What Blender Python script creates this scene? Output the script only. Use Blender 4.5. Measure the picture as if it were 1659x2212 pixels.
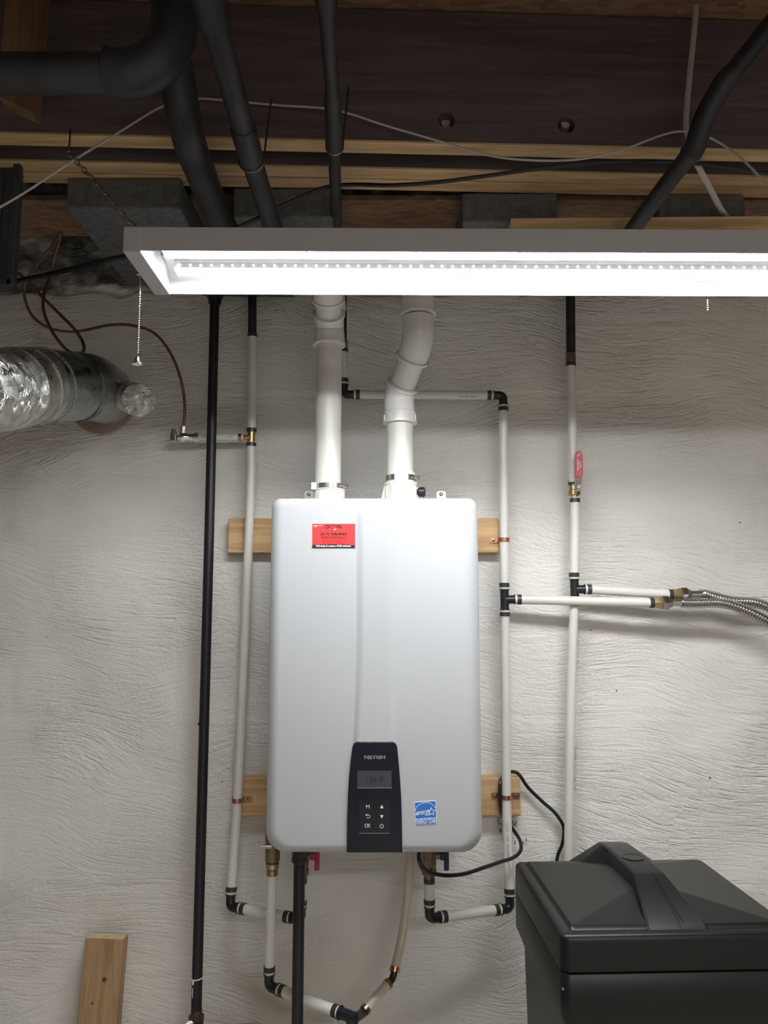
import bpy, bmesh, math, random
import numpy as np
from mathutils import Vector as V, Matrix, noise

random.seed(7)
for o in list(bpy.data.objects): bpy.data.objects.remove(o)
S = bpy.context.scene
C = S.collection
PI = math.pi

# ------------------------------------------------------------------ camera
CZ = 1.40; FPX = 1661.0; PITCH = math.radians(7.0)
cam_d = bpy.data.cameras.new('camera'); cam = bpy.data.objects.new('camera', cam_d); C.objects.link(cam)
cam.location = (0, 0, CZ); cam.rotation_euler = (PI/2 + PITCH, 0, 0)
cam_d.sensor_fit = 'VERTICAL'; cam_d.sensor_height = 36.0; cam_d.lens = 36.0*FPX/2212.0
cam_d.clip_start = 0.02
S.camera = cam
# ------------------------------------------------------------------ world, exposure
w = bpy.data.worlds.new('world'); S.world = w; w.use_nodes = True
w.node_tree.nodes['Background'].inputs[0].default_value = (0.6, 0.62, 0.65, 1)
w.node_tree.nodes['Background'].inputs[1].default_value = 0.05
S.view_settings.view_transform = 'Standard'; S.view_settings.look = 'None'
S.view_settings.exposure = 0.85; S.view_settings.gamma = 1.0; S.view_settings.use_curve_mapping = False
LAMP = 54.0        # emission of the lamp's lenses
S.cycles.max_bounces = 10; S.cycles.diffuse_bounces = 6; S.cycles.glossy_bounces = 4
S.cycles.use_denoising = True
S.cycles.sample_clamp_indirect = 6.0

# added fill light, unseen behind the camera, to raise the ambient level
ld = bpy.data.lights.new('fill_light', 'AREA'); ld.shape = 'RECTANGLE'; ld.size = 1.2; ld.size_y = 0.3
ld.energy = 21.0; ld.color = (1.0, 0.97, 0.93)
lo = bpy.data.objects.new('fill_light', ld); lo.location = (0.9, -1.5, 2.28); lo.rotation_euler = (0, 0, 0); C.objects.link(lo)

# ------------------------------------------------------------------ pixel -> point at a measured depth
def P(px, py, d):
    c, s = math.cos(PITCH), math.sin(PITCH)
    dx = px-829.5; up = 1106-py
    dy = FPX*c - up*s; dz = FPX*s + up*c
    t = d/dy
    return V((dx*t, d, CZ+dz*t))
def PH(px, py, h):
    c, s = math.cos(PITCH), math.sin(PITCH)
    dx = px-829.5; up = 1106-py
    dy = FPX*c - up*s; dz = FPX*s + up*c
    t = h/dz
    return V((dx*t, dy*t, CZ+h))
WALL = 1.95

# ------------------------------------------------------------------ materials
def nodes(name):
    m = bpy.data.materials.new(name); m.use_nodes = True
    nt = m.node_tree; b = nt.nodes['Principled BSDF']
    return m, nt, b
def N(nt, t, **kw):
    n = nt.nodes.new(t)
    for k, v in kw.items(): setattr(n, k, v)
    return n
def mat(name, col, rough=0.5, metal=0.0, var=0.0, vscale=20, bump=0.0, bscale=60, spec=0.5, coat=0.0, stretch=(1,1,1), col2=None, trans=0.0, emit=0.0, bdist=0.002):
    m, nt, b = nodes(name)
    b.inputs['Base Color'].default_value = (*col, 1); b.inputs['Roughness'].default_value = rough
    b.inputs['Metallic'].default_value = metal; b.inputs['Specular IOR Level'].default_value = spec
    b.inputs['Coat Weight'].default_value = coat
    if trans: b.inputs['Transmission Weight'].default_value = trans
    if emit:
        b.inputs['Emission Color'].default_value = (*col, 1); b.inputs['Emission Strength'].default_value = emit
    if var or bump:
        tc = N(nt, 'ShaderNodeTexCoord'); mp = N(nt, 'ShaderNodeMapping'); mp.inputs['Scale'].default_value = stretch
        nt.links.new(tc.outputs['Object'], mp.inputs['Vector'])
    if var:
        n = N(nt, 'ShaderNodeTexNoise'); n.inputs['Scale'].default_value = vscale; n.inputs['Detail'].default_value = 5
        nt.links.new(mp.outputs[0], n.inputs['Vector'])
        r = N(nt, 'ShaderNodeValToRGB'); r.color_ramp.elements[0].position = 0.35; r.color_ramp.elements[1].position = 0.65
        c2 = col2 or tuple(c*(1-var) for c in col)
        r.color_ramp.elements[0].color = (*c2, 1); r.color_ramp.elements[1].color = (*col, 1)
        nt.links.new(n.outputs[0], r.inputs[0]); nt.links.new(r.outputs[0], b.inputs['Base Color'])
    if bump:
        n = N(nt, 'ShaderNodeTexNoise'); n.inputs['Scale'].default_value = bscale; n.inputs['Detail'].default_value = 4
        nt.links.new(mp.outputs[0], n.inputs['Vector'])
        bp = N(nt, 'ShaderNodeBump'); bp.inputs['Strength'].default_value = bump; bp.inputs['Distance'].default_value = bdist
        nt.links.new(n.outputs[0], bp.inputs['Height']); nt.links.new(bp.outputs[0], b.inputs['Normal'])
    return m
def wood(name, light, dark, axis='x', rough=0.75, knots=True, scale=1.0):
    m, nt, b = nodes(name); b.inputs['Roughness'].default_value = rough
    tc = N(nt, 'ShaderNodeTexCoord'); mp = N(nt, 'ShaderNodeMapping')
    s = {'x': (1.2, 22, 22), 'y': (22, 1.2, 22), 'z': (22, 22, 1.2)}[axis]
    mp.inputs['Scale'].default_value = tuple(q*scale for q in s)
    nt.links.new(tc.outputs['Object'], mp.inputs['Vector'])
    n1 = N(nt, 'ShaderNodeTexNoise'); n1.inputs['Scale'].default_value = 2.2; n1.inputs['Detail'].default_value = 6; n1.inputs['Distortion'].default_value = 0.8
    nt.links.new(mp.outputs[0], n1.inputs['Vector'])
    n2 = N(nt, 'ShaderNodeTexNoise'); n2.inputs['Scale'].default_value = 12; n2.inputs['Detail'].default_value = 3
    nt.links.new(mp.outputs[0], n2.inputs['Vector'])
    ad = N(nt, 'ShaderNodeMath', operation='MULTIPLY_ADD'); ad.inputs[1].default_value = 0.35
    nt.links.new(n2.outputs[0], ad.inputs[0]); nt.links.new(n1.outputs[0], ad.inputs[2])
    r = N(nt, 'ShaderNodeValToRGB'); r.color_ramp.elements[0].position = 0.5; r.color_ramp.elements[1].position = 0.82
    r.color_ramp.elements[0].color = (*dark, 1); r.color_ramp.elements[1].color = (*light, 1)
    nt.links.new(ad.outputs[0], r.inputs[0])
    out = r.outputs[0]
    if knots:
        v = N(nt, 'ShaderNodeTexVoronoi'); v.inputs['Scale'].default_value = 7.0
        nt.links.new(tc.outputs['Object'], v.inputs['Vector'])
        kr = N(nt, 'ShaderNodeValToRGB'); kr.color_ramp.elements[0].position = 0.035; kr.color_ramp.elements[1].position = 0.075
        kr.color_ramp.elements[0].color = (0.25, 0.2, 0.17, 1); kr.color_ramp.elements[1].color = (1, 1, 1, 1)
        nt.links.new(v.outputs['Distance'], kr.inputs[0])
        mx = N(nt, 'ShaderNodeMix', data_type='RGBA', blend_type='MULTIPLY'); mx.inputs[0].default_value = 1
        nt.links.new(out, mx.inputs[6]); nt.links.new(kr.outputs[0], mx.inputs[7]); out = mx.outputs[2]
    nt.links.new(out, b.inputs['Base Color'])
    bp = N(nt, 'ShaderNodeBump'); bp.inputs['Strength'].default_value = 0.35; bp.inputs['Distance'].default_value = 0.002
    nt.links.new(ad.outputs[0], bp.inputs['Height']); nt.links.new(bp.outputs[0], b.inputs['Normal'])
    return m
def wall_mat():
    m, nt, b = nodes('brushed_masonry_paint'); b.inputs['Roughness'].default_value = 0.62; b.inputs['Specular IOR Level'].default_value = 0.35
    L = nt.links.new
    tc = N(nt, 'ShaderNodeTexCoord'); pos = tc.outputs['Object']
    # warp so that brush patches have ragged borders
    wn = N(nt, 'ShaderNodeTexNoise'); wn.inputs['Scale'].default_value = 4; wn.inputs['Detail'].default_value = 3; L(pos, wn.inputs['Vector'])
    wa = N(nt, 'ShaderNodeVectorMath', operation='MULTIPLY_ADD'); wa.inputs[1].default_value = (0.22, 0.0, 0.22)
    L(wn.outputs['Color'], wa.inputs[0]); L(pos, wa.inputs[2])
    vo = N(nt, 'ShaderNodeTexVoronoi'); vo.inputs['Scale'].default_value = 3.4; L(wa.outputs[0], vo.inputs['Vector'])
    sp = N(nt, 'ShaderNodeSeparateColor'); L(vo.outputs['Color'], sp.inputs[0])
    an = N(nt, 'ShaderNodeMath', operation='MULTIPLY_ADD'); an.inputs[1].default_value = 0.7; an.inputs[2].default_value = -0.35
    L(sp.outputs[0], an.inputs[0])
    # gentle curvature of the strokes
    cn = N(nt, 'ShaderNodeTexNoise'); cn.inputs['Scale'].default_value = 2.6; cn.inputs['Detail'].default_value = 1; L(pos, cn.inputs['Vector'])
    ca = N(nt, 'ShaderNodeVectorMath', operation='MULTIPLY_ADD'); ca.inputs[1].default_value = (0, 0, 0.15)
    L(cn.outputs['Color'], ca.inputs[0]); L(pos, ca.inputs[2])
    def strokes(ang_socket, sc, det):
        vr = N(nt, 'ShaderNodeVectorRotate'); vr.rotation_type = 'Y_AXIS'; L(ca.outputs[0], vr.inputs['Vector']); L(ang_socket, vr.inputs['Angle'])
        mp = N(nt, 'ShaderNodeMapping'); mp.inputs['Scale'].default_value = sc; L(vr.outputs[0], mp.inputs['Vector'])
        n = N(nt, 'ShaderNodeTexNoise'); n.inputs['Scale'].default_value = 1; n.inputs['Detail'].default_value = det; n.inputs['Roughness'].default_value = 0.55
        L(mp.outputs[0], n.inputs['Vector']); return n.outputs[0]
    s1 = strokes(an.outputs[0], (11, 11, 120), 4)
    # ridged
    r1 = N(nt, 'ShaderNodeMath', operation='SUBTRACT'); L(s1, r1.inputs[0]); r1.inputs[1].default_value = 0.5
    r2 = N(nt, 'ShaderNodeMath', operation='ABSOLUTE'); L(r1.outputs[0], r2.inputs[0])
    r3 = N(nt, 'ShaderNodeMath', operation='MULTIPLY_ADD'); r3.inputs[1].default_value = -3.0; r3.inputs[2].default_value = 1.0; L(r2.outputs[0], r3.inputs[0])
    an2 = N(nt, 'ShaderNodeMath', operation='MULTIPLY'); an2.inputs[1].default_value = 0.4; L(an.outputs[0], an2.inputs[0])
    s2 = strokes(an2.outputs[0], (14, 14, 55), 4)
    gn = N(nt, 'ShaderNodeTexNoise'); gn.inputs['Scale'].default_value = 130; gn.inputs['Detail'].default_value = 3; L(pos, gn.inputs['Vector'])
    h1 = N(nt, 'ShaderNodeMath', operation='MULTIPLY_ADD'); h1.inputs[1].default_value = 1.3; L(s2, h1.inputs[0]); L(r3.outputs[0], h1.inputs[2])
    h2 = N(nt, 'ShaderNodeMath', operation='MULTIPLY_ADD'); h2.inputs[1].default_value = 0.75; L(gn.outputs[0], h2.inputs[0]); L(h1.outputs[0], h2.inputs[2])
    # patches where the brush was light
    mk = N(nt, 'ShaderNodeTexNoise'); mk.inputs['Scale'].default_value = 5; mk.inputs['Detail'].default_value = 2; L(pos, mk.inputs['Vector'])
    mr = N(nt, 'ShaderNodeMapRange'); mr.inputs[1].default_value = 0.35; mr.inputs[2].default_value = 0.65; mr.inputs[3].default_value = 0.35; mr.inputs[4].default_value = 1.0
    L(mk.outputs[0], mr.inputs[0])
    h3 = N(nt, 'ShaderNodeMath', operation='MULTIPLY'); L(h2.outputs[0], h3.inputs[0]); L(mr.outputs[0], h3.inputs[1])
    bp = N(nt, 'ShaderNodeBump'); bp.inputs['Strength'].default_value = 1.0; bp.inputs['Distance'].default_value = 0.0042
    L(h3.outputs[0], bp.inputs['Height']); L(bp.outputs[0], b.inputs['Normal'])
    # colour: off-white paint with faint dirt, small chips, bare grey masonry above the paint line
    dn = N(nt, 'ShaderNodeTexNoise'); dn.inputs['Scale'].default_value = 2.3; dn.inputs['Detail'].default_value = 5; L(pos, dn.inputs['Vector'])
    dr = N(nt, 'ShaderNodeValToRGB'); dr.color_ramp.elements[0].position = 0.3; dr.color_ramp.elements[1].position = 0.7
    dr.color_ramp.elements[0].color = (0.72, 0.70, 0.655, 1); dr.color_ramp.elements[1].color = (0.80, 0.79, 0.755, 1)
    L(dn.outputs[0], dr.inputs[0])
    vc = N(nt, 'ShaderNodeTexVoronoi'); vc.inputs['Scale'].default_value = 9; vc.inputs['Randomness'].default_value = 1; L(wa.outputs[0], vc.inputs['Vector'])
    cr = N(nt, 'ShaderNodeValToRGB'); cr.color_ramp.elements[0].position = 0.022; cr.color_ramp.elements[1].position = 0.03
    cr.color_ramp.elements[0].color = (0.1, 0.09, 0.08, 1); cr.color_ramp.elements[1].color = (1, 1, 1, 1); L(vc.outputs['Distance'], cr.inputs[0])
    mx = N(nt, 'ShaderNodeMix', data_type='RGBA', blend_type='MULTIPLY'); mx.inputs[0].default_value = 0.8
    L(dr.outputs[0], mx.inputs[6]); L(cr.outputs[0], mx.inputs[7])
    sx = N(nt, 'ShaderNodeSeparateXYZ'); L(pos, sx.inputs[0])
    en = N(nt, 'ShaderNodeTexNoise'); en.inputs['Scale'].default_value = 9; en.inputs['Detail'].default_value = 6; L(pos, en.inputs['Vector'])
    ea = N(nt, 'ShaderNodeMath', operation='MULTIPLY_ADD'); ea.inputs[1].default_value = 0.09; L(en.outputs[0], ea.inputs[0]); L(sx.outputs[2], ea.inputs[2])
    er = N(nt, 'ShaderNodeMapRange'); er.inputs[1].default_value = CZ+0.83+0.042; er.inputs[2].default_value = CZ+0.83+0.052; L(ea.outputs[0], er.inputs[0])
    bn = N(nt, 'ShaderNodeTexNoise'); bn.inputs['Scale'].default_value = 14; bn.inputs['Detail'].default_value = 6; L(pos, bn.inputs['Vector'])
    br = N(nt, 'ShaderNodeValToRGB'); br.color_ramp.elements[0].position = 0.42; br.color_ramp.elements[1].position = 0.66
    br.color_ramp.elements[0].color = (0.10, 0.10, 0.105, 1); br.color_ramp.elements[1].color = (0.5, 0.49, 0.46, 1); L(bn.outputs[0], br.inputs[0])
    m2 = N(nt, 'ShaderNodeMix', data_type='RGBA'); L(er.outputs[0], m2.inputs[0]); L(mx.outputs[2], m2.inputs[6]); L(br.outputs[0], m2.inputs[7])
    L(m2.outputs[2], b.inputs['Base Color'])
    return m
def osb_mat():
    m, nt, b = nodes('strand_board'); b.inputs['Roughness'].default_value = 0.8
    tc = N(nt, 'ShaderNodeTexCoord'); mp = N(nt, 'ShaderNodeMapping'); mp.inputs['Scale'].default_value = (25, 60, 60)
    nt.links.new(tc.outputs['Object'], mp.inputs[0])
    v = N(nt, 'ShaderNodeTexVoronoi'); v.inputs['Scale'].default_value = 1.5; nt.links.new(mp.outputs[0], v.inputs['Vector'])
    s = N(nt, 'ShaderNodeSeparateColor'); nt.links.new(v.outputs['Color'], s.inputs[0])
    r = N(nt, 'ShaderNodeValToRGB'); r.color_ramp.elements[0].color = (0.18, 0.10, 0.055, 1); r.color_ramp.elements[1].color = (0.30, 0.185, 0.11, 1)
    nt.links.new(s.outputs[0], r.inputs[0]); nt.links.new(r.outputs[0], b.inputs['Base Color'])
    return m
def foil_mat(name, sc, strength, col=(0.72, 0.72, 0.70)):
    m, nt, b = nodes(name); b.inputs['Metallic'].default_value = 1; b.inputs['Roughness'].default_value = 0.24
    b.inputs['Base Color'].default_value = (*col, 1)
    tc = N(nt, 'ShaderNodeTexCoord')
    n = N(nt, 'ShaderNodeTexNoise'); n.inputs['Scale'].default_value = sc; n.inputs['Detail'].default_value = 1.5; n.inputs['Distortion'].default_value = 1.2
    nt.links.new(tc.outputs['Object'], n.inputs['Vector'])
    v = N(nt, 'ShaderNodeTexVoronoi'); v.inputs['Scale'].default_value = sc*0.9; nt.links.new(n.outputs['Color'], v.inputs['Vector'])
    ad = N(nt, 'ShaderNodeMath', operation='ADD'); nt.links.new(n.outputs[0], ad.inputs[0]); nt.links.new(v.outputs['Distance'], ad.inputs[1])
    bp = N(nt, 'ShaderNodeBump'); bp.inputs['Strength'].default_value = strength; bp.inputs['Distance'].default_value = 0.006
    nt.links.new(ad.outputs[0], bp.inputs['Height']); nt.links.new(bp.outputs[0], b.inputs['Normal'])
    v2 = N(nt, 'ShaderNodeTexVoronoi'); v2.inputs['Scale'].default_value = 60; nt.links.new(tc.outputs['Object'], v2.inputs['Vector'])
    s = N(nt, 'ShaderNodeSeparateColor'); nt.links.new(v2.outputs['Color'], s.inputs[0])
    mr = N(nt, 'ShaderNodeMapRange'); mr.inputs[3].default_value = 0.18; mr.inputs[4].default_value = 0.45; nt.links.new(s.outputs[0], mr.inputs[0])
    nt.links.new(mr.outputs[0], b.inputs['Roughness'])
    return m

M_wall = wall_mat()
M_osb = osb_mat()
M_pex = mat('white_pex', (0.72, 0.71, 0.66), 0.32, var=0.06, vscale=6)
M_pexold = mat('yellowed_pex', (0.62, 0.57, 0.46), 0.3, var=0.1, vscale=8)
M_pvc = mat('white_pvc', (0.74, 0.73, 0.68), 0.28, var=0.05, vscale=5, stretch=(1, 1, 0.3))
M_pvcf = mat('pvc_fitting', (0.76, 0.76, 0.74), 0.18)
M_collar = mat('ivory_plastic', (0.74, 0.72, 0.64), 0.4)
M_blackfit = mat('black_poly', (0.012, 0.013, 0.017), 0.33)
M_crimp = mat('crimp_ring_dark', (0.055, 0.052, 0.052), 0.38, metal=0.4)
M_iron = mat('black_iron', (0.014, 0.014, 0.017), 0.42, metal=0.2, bump=0.15, bscale=90)
M_abs = mat('dark_drain_pipe', (0.035, 0.036, 0.040), 0.45, var=0.5, vscale=14, bump=0.1, bscale=80)
M_oldpipe = mat('tarnished_pipe', (0.05, 0.045, 0.042), 0.5, metal=0.5, var=0.5, vscale=30)
M_brass = mat('brass', (0.62, 0.46, 0.22), 0.32, metal=1, var=0.3, vscale=30)
M_brassold = mat('dull_brass', (0.33, 0.25, 0.16), 0.45, metal=0.8, var=0.4, vscale=40)
M_copper = mat('copper', (0.62, 0.30, 0.19), 0.3, metal=1, var=0.2, vscale=30)
M_coppertube = mat('aged_copper', (0.30, 0.16, 0.12), 0.42, metal=0.7, var=0.4, vscale=20)
M_chrome = mat('chrome', (0.8, 0.8, 0.8), 0.08, metal=1)
M_steel = mat('steel', (0.52, 0.51, 0.49), 0.27, metal=1)
M_steeld = mat('dark_steel', (0.2, 0.2, 0.2), 0.35, metal=1)
M_red = mat('red_vinyl', (0.42, 0.025, 0.05), 0.35)
M_blue = mat('dark_blue_plastic', (0.012, 0.02, 0.06), 0.35)
M_white = mat('heater_enamel', (0.45, 0.47, 0.485), 0.22, coat=0.3)
M_panel = mat('gloss_black_panel', (0.006, 0.009, 0.016), 0.12, spec=0.35)
M_screen = mat('lcd_glass', (0.045, 0.052, 0.058), 0.15)
M_lcdtext = mat('lcd_segments', (0.02, 0.025, 0.03), 0.3)
M_legend = mat('legend_white', (0.75, 0.76, 0.78), 0.5)
M_brand = mat('legend_grey', (0.22, 0.23, 0.25), 0.4)
M_cardred = mat('card_red', (0.85, 0.045, 0.05), 0.4)
M_ink = mat('ink_black', (0.012, 0.012, 0.016), 0.5)
M_inkred = mat('ink_dark_red', (0.22, 0.012, 0.015), 0.5)
M_paper = mat('label_white', (0.9, 0.9, 0.9), 0.4)
M_eblue = mat('label_blue', (0.02, 0.17, 0.58), 0.4)
M_print = mat('pipe_print_grey', (0.22, 0.22, 0.21), 0.5)
M_lampw = mat('lamp_white_paint', (0.42, 0.42, 0.43), 0.35)
M_lens = mat('lit_lens', (0.97, 0.985, 1.0), 0.3, emit=LAMP)
M_lensedge = mat('darkened_lens_edge', (0.22, 0.22, 0.23), 0.5)  # clear lens side, coloured dark so it shows dimmer than the lit strip
M_led = mat('lit_led', (1.0, 1.0, 0.96), 0.3, emit=LAMP)
M_pull = mat('nickel_bead', (0.7, 0.66, 0.5), 0.2, metal=1)
M_tank = mat('black_polyethylene', (0.008, 0.008, 0.0075), 0.38, spec=0.35, bump=0.06, bscale=300, bdist=0.001)
M_cord = mat('black_cord', (0.010, 0.010, 0.012), 0.3)
M_cablew = mat('white_cable', (0.52, 0.50, 0.46), 0.5)
M_galv = mat('dull_galvanised', (0.10, 0.11, 0.12), 0.5, metal=0.6, var=0.3, vscale=9)
M_duct = foil_mat('galvanised_sheet', 22, 0.10, (0.36, 0.37, 0.36))
M_foil = foil_mat('crinkled_foil', 30, 0.55)
M_foilband = foil_mat('foil_tape', 26, 0.3, (0.6, 0.6, 0.58))
M_rust = mat('brown_sealant', (0.36, 0.27, 0.21), 0.8, var=0.3, vscale=20, bump=0.5)
M_conc = mat('grey_block', (0.16, 0.165, 0.17), 0.9, var=0.35, vscale=60, bump=0.8, bscale=140, bdist=0.003)
M_floor = mat('concrete_floor', (0.70, 0.66, 0.60), 0.8, var=0.12, vscale=4, bump=0.2)
M_side = mat('side_wall_paint', (0.60, 0.59, 0.57), 0.8, var=0.1, vscale=3)
M_sided = mat('low_bounce_side_wall', (0.30, 0.29, 0.27), 0.85, var=0.2, vscale=5)  # unseen left wall, toned dark so less light bounces to the upper left
M_joist = wood('dark_joist', (0.17, 0.13, 0.13), (0.10, 0.075, 0.078), 'x', knots=False, scale=0.6)
M_edge = wood('tan_joist_edge', (0.78, 0.55, 0.30), (0.45, 0.29, 0.15), 'x', knots=False)  # bottom edges, much lighter than the joist faces; also the plate board
M_board = wood('pine_board', (0.62, 0.42, 0.22), (0.42, 0.26, 0.12), 'x')
M_stud = wood('pine_stud', (0.44, 0.29, 0.155), (0.29, 0.18, 0.09), 'z')
M_tan = mat('tan_fibreglass', (0.50, 0.38, 0.19), 0.45, var=0.15, vscale=10)
M_tie = mat('white_tie', (0.75, 0.75, 0.73), 0.5)

# ------------------------------------------------------------------ mesh building
class MB:
    def __init__(s): s.v = []; s.f = []
    def add(s, vs, fs):
        o = len(s.v); s.v += [tuple(q) for q in vs]; s.f += [tuple(i+o for i in f) for f in fs]; return s
    def tube(s, pts, r, n=16, caps=True, flat=None):
        pts = [V(p) for p in pts]; k = len(pts)
        rs = r if isinstance(r, (list, tuple)) else [r]*k
        t0 = (pts[1]-pts[0]).normalized()
        a = V((0, 0, 1)) if abs(t0.z) < 0.9 else V((1, 0, 0))
        u = t0.cross(a).normalized(); vs = []; prev = t0
        for i, p in enumerate(pts):
            if i == 0: t = t0
            elif i == k-1: t = (pts[-1]-pts[-2])
            else: t = (pts[i+1]-pts[i-1])
            t = t.normalized() if t.length > 1e-9 else prev
            u = (u - t*u.dot(t)).normalized(); w_ = t.cross(u); prev = t
            for j in range(n):
                an = 2*PI*j/n; fx = flat or 1.0
                vs.append(p + (u*math.cos(an) + w_*math.sin(an)*fx)*rs[i])
        fs = [(i*n+j, i*n+(j+1) % n, (i+1)*n+(j+1) % n, (i+1)*n+j) for i in range(k-1) for j in range(n)]
        if caps: fs += [tuple(range(n))[::-1], tuple((k-1)*n+j for j in range(n))]
        return s.add(vs, fs)
    def lathe(s, p, d, prof, n=24, ang=0.0):
        p = V(p); d = V(d).normalized(); a = V((0, 0, 1)) if abs(d.z) < 0.9 else V((1, 0, 0))
        u = d.cross(a).normalized(); w_ = d.cross(u); vs = []
        for t, r in prof:
            for j in range(n):
                an = ang+2*PI*j/n; vs.append(p + d*t + (u*math.cos(an)+w_*math.sin(an))*r)
        k = len(prof)
        fs = [(i*n+j, i*n+(j+1) % n, (i+1)*n+(j+1) % n, (i+1)*n+j) for i in range(k-1) for j in range(n)]
        fs += [tuple(range(n))[::-1], tuple((k-1)*n+j for j in range(n))]
        return s.add(vs, fs)
    def box(s, c, sz, R=None):
        c = V(c); hx, hy, hz = [q/2 for q in sz]; R = R or Matrix.Identity(3)
        vs = [c + R @ V((x*hx, y*hy, z*hz)) for x in (-1, 1) for y in (-1, 1) for z in (-1, 1)]
        return s.add(vs, [(0, 1, 3, 2), (4, 6, 7, 5), (0, 4, 5, 1), (2, 3, 7, 6), (0, 2, 6, 4), (1, 5, 7, 3)])
    def prism(s, pts, ext):
        pts = [V(p) for p in pts]; e = V(ext); n = len(pts)
        return s.add(pts+[p+e for p in pts], [tuple(range(n))[::-1], tuple(range(n, 2*n))]+[(i, (i+1) % n, n+(i+1) % n, n+i) for i in range(n)])
    def sphere(s, c, r, n=10, sc=(1, 1, 1)):
        c = V(c); vs = [c+V((0, 0, r*sc[2]))]; m = n//2
        for i in range(1, m):
            for j in range(n):
                a, b = PI*i/m, 2*PI*j/n
                vs.append(c+V((math.sin(a)*math.cos(b)*r*sc[0], math.sin(a)*math.sin(b)*r*sc[1], math.cos(a)*r*sc[2])))
        vs.append(c-V((0, 0, r*sc[2])))
        fs = [(0, 1+j, 1+(j+1) % n) for j in range(n)]
        for i in range(m-2):
            for j in range(n): fs.append((1+i*n+j, 1+(i+1)*n+j, 1+(i+1)*n+(j+1) % n, 1+i*n+(j+1) % n))
        L = len(vs)-1; b0 = 1+(m-2)*n
        fs += [(L, b0+(j+1) % n, b0+j) for j in range(n)]
        return s.add(vs, fs)
def cr(pts, n=8):
    pts = [V(p) for p in pts]; q = [pts[0]*2-pts[1]]+pts+[pts[-1]*2-pts[-2]]; out = []
    for i in range(1, len(q)-2):
        a, b, c, d = q[i-1:i+3]
        for k in range(n):
            t = k/n
            out.append(0.5*((2*b)+(c-a)*t+(2*a-5*b+4*c-d)*t*t+(3*b-a-3*c+d)*t**3))
    return out+[pts[-1]]

def link(name, mb, m, base=V((0, 0, 0)), parent=None, smooth=True, bevel=0.0, bseg=2, angle=35):
    me = bpy.data.meshes.new(name)
    me.from_pydata([tuple(V(v)-base) for v in mb.v], [], mb.f); me.materials.append(m)
    bm = bmesh.new(); bm.from_mesh(me); bmesh.ops.recalc_face_normals(bm, faces=bm.faces); bm.to_mesh(me); bm.free()
    if smooth:
        me.polygons.foreach_set('use_smooth', [True]*len(me.polygons)); me.set_sharp_from_angle(angle=math.radians(angle))
    o = bpy.data.objects.new(name, me); C.objects.link(o)
    if parent: o.parent = parent
    else: o.location = base
    if bevel:
        b = o.modifiers.new('bevel', 'BEVEL'); b.width = bevel; b.segments = bseg; b.limit_method = 'ANGLE'; b.angle_limit = math.radians(40); b.harden_normals = False
    return o
class Thing:
    def __init__(s, name, label, cat, loc, group=None):
        s.base = V(loc); o = bpy.data.objects.new(name, None); o.empty_display_size = 0.05; C.objects.link(o); o.location = s.base
        o['label'] = label; o['category'] = cat
        if group: o['group'] = group
        s.o = o
    def add(s, name, mb, m, parent=None, label=None, **kw):
        q = link(name, mb, m, s.base, parent or s.o, **kw)
        if label: q['label'] = label
        return q
def single(name, mb, m, label, cat, base, group=None, **kw):
    o = link(name, mb, m, V(base), None, **kw); o['label'] = label; o['category'] = cat
    if group: o['group'] = group
    return o
def struct(name, mb, m, **kw):
    o = link(name, mb, m, **kw); o['kind'] = 'structure'; return o

def text_mb(txt, size, origin, xdir, ydir, align='CENTER', shear=0.0, offset=0.0, sx=1.0, ext=0.0):
    """text as thin mesh: origin = anchor, xdir/ydir = reading and up directions"""
    cu = bpy.data.curves.new('t', 'FONT'); cu.body = txt; cu.size = size; cu.align_x = align; cu.align_y = 'CENTER'
    cu.shear = shear; cu.offset = offset; cu.extrude = ext; cu.resolution_u = 3
    o = bpy.data.objects.new('t', cu); C.objects.link(o)
    dg = bpy.context.evaluated_depsgraph_get(); me = bpy.data.meshes.new_from_object(o.evaluated_get(dg))
    x, y = V(xdir).normalized(), V(ydir).normalized(); z = x.cross(y)
    mb = MB(); mb.add([V(origin)+x*v.co.x*sx+y*v.co.y+z*v.co.z for v in me.vertices], [tuple(p.vertices) for p in me.polygons])
    bpy.data.objects.remove(o); bpy.data.curves.remove(cu); bpy.data.meshes.remove(me)
    return mb
X, Y, Z = V((1, 0, 0)), V((0, 1, 0)), V((0, 0, 1))

# ================================================================== STRUCTURE
RX = 2.3
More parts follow.
